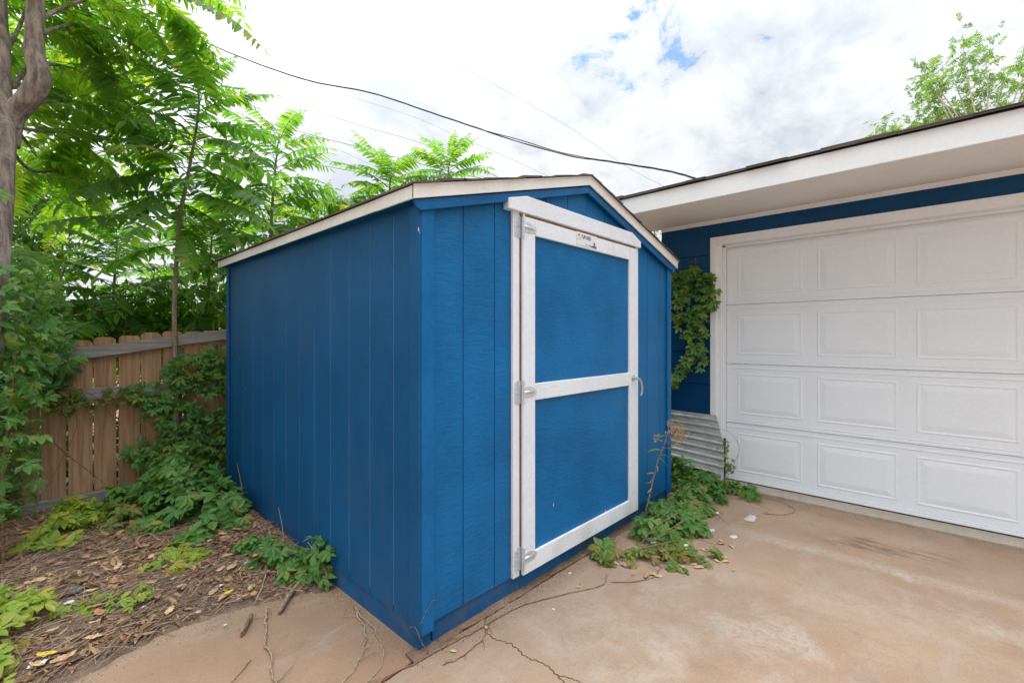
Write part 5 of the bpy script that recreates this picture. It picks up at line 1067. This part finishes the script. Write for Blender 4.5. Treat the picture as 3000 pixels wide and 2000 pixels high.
tips = [(22.79, -2.27, 12.70), (23.58, -2.82, 12.59), (21.14, -1.10, 11.24), (21.74, -1.44, 11.12), (22.46, -1.92, 11.48), (23.01, -2.51, 11.48), (23.86, -3.13, 11.27), (24.77, -3.81, 11.89), (24.95, -4.00, 11.06), (21.14, -1.10, 10.69), (21.36, -1.33, 9.89), (22.07, -1.80, 9.92), (22.68, -2.16, 9.85), (23.12, -2.63, 9.77), (23.97, -3.25, 10.28), (21.14, -1.10, 9.42), (21.96, -1.68, 9.35), (22.79, -2.27, 10.51), (23.46, -2.99, 9.69), (24.72, -3.75, 10.06), (19.66, -0.09, 8.75), (19.44, 0.14, 8.52), (20.45, -0.64, 8.77), (20.77, -0.99, 8.93), (25.70, -4.52, 12.35), (26.05, -4.89, 11.00), (26.59, -5.17, 12.98), (25.82, -4.64, 9.99), (21.36, -1.33, 8.86), (20.23, -0.41, 8.61)]
for i, tp in enumerate(tips):
    tp = Vector(tp); mid = root.lerp(tp, 0.55)+Vector((0, 0, 0.25))+rvec(0.12); P = spline([root+rvec(0.05), mid, tp], 7)
    m = MB(); m.tube(P, [lerp(0.028, 0.005, k/(len(P)-1)) for k in range(len(P))], 6); m.build('branch', M['bark'], pt_, smooth=True)
    for k in range(30):
        u = rnd.uniform(0.62, 1.0); f = u*(len(P)-1); j = min(len(P)-2, int(f)); p = P[j].lerp(P[j+1], f-j)+rvec(0.2)
        d = rvec(0.8)+(P[-1]-P[-3]).normalized()*0.7+Vector((0, 0, -0.1)); items.append((rnd.random(), rnd.randrange(4), p, orient(d, Vector((0, 0, 1))+rvec(0.4)), rnd.uniform(0.8, 1.2)))
place_all(items, 'leaf_spray', SPR, SPM, pt_, M['pecan'])
gt = thing('sparse_tree', 'sparse grey twigged tree glimpsed between shed and garage corner', 'tree', (12.1, 4.8, 0))
m = MB(); tr = spline([(12.1, 4.8, 0), (12.1, 4.8, 2.0), (12.05, 4.75, 4.6)], 5); m.tube(tr, [lerp(0.10, 0.02, i/(len(tr)-1)) for i in range(len(tr))], 8); m.build('trunk', M['bark'], gt, smooth=True)
m = MB(); lf = MB()
for _ in range(110):
    p = tr[rnd.randrange(4, len(tr))]; d = Vector((rnd.uniform(-1, 1), rnd.uniform(-1, 1), rnd.uniform(0.0, 0.9)))*rnd.uniform(0.4, 1.0); e = p+d; m.tube([p, p+d*0.5+rvec(0.06), e], [0.014, 0.009, 0.004], 4)
    for _ in range(9): leaflet(lf, p.lerp(e, rnd.uniform(0.4, 1.05))+rvec(0.08), rvec(), rvec(), 0.09, 0.035, 0.2, 0.2, ((0.0, 0.15), (0.4, 1.0)))
m.build('branches', M['bark'], gt, fix=False); tag(lf.build('foliage', M['pecan'], gt, fix=False), kind='stuff')
# neighbour's house, its roof glimpsed through the leaves at the left
hs = thing('neighbour_house', 'low house with grey shingle roof glimpsed through the left trees', 'house', (-0.5, 24.0, 0))
M['brick'] = simple('tan brick wall', (0.36, 0.24, 0.18), 0.8, scale=8); M['roof_grey'] = simple('grey weathered shingles', (0.30, 0.295, 0.29), 0.85, scale=14); M['glass_dark'] = simple('window glass', (0.05, 0.06, 0.07), 0.1, bump=0)
wl = MB(); wl.box((-6.0, 21.2, 0), (5.0, 28.0, 2.45)); wl = wl.build('wall', M['brick'], hs)
rf = MB(); rf.prism([(20.7, 2.40), (24.6, 3.75), (28.5, 2.40), (28.5, 2.52), (24.6, 3.88), (20.7, 2.52)], 0, -6.4, 5.4); rf = rf.build('roof', M['roof_grey'], hs)
rs = random.Random(2)
for k in range(10):
    y0 = 20.68+0.40*k; m = MB(); m.prism([(y0, 2.525+0.349*(y0-20.7)), (y0+0.43, 2.525+0.349*(y0+0.43-20.7)), (y0+0.43, 2.54+0.349*(y0+0.43-20.7)), (y0, 2.555+0.349*(y0-20.7))], 0, -6.4, 5.4); m.build('shingle_course', M['roof_grey'], rf)
for x0 in (-4.2, -0.6, 2.4):
    f = MB(); f.box((x0, 21.14, 0.9), (x0+1.2, 21.198, 2.0)); f = f.build('window', M['white_garage'], wl); MB().box((x0+0.06, 21.12, 0.96), (x0+1.14, 21.139, 1.94)).build('pane', M['glass_dark'], f)
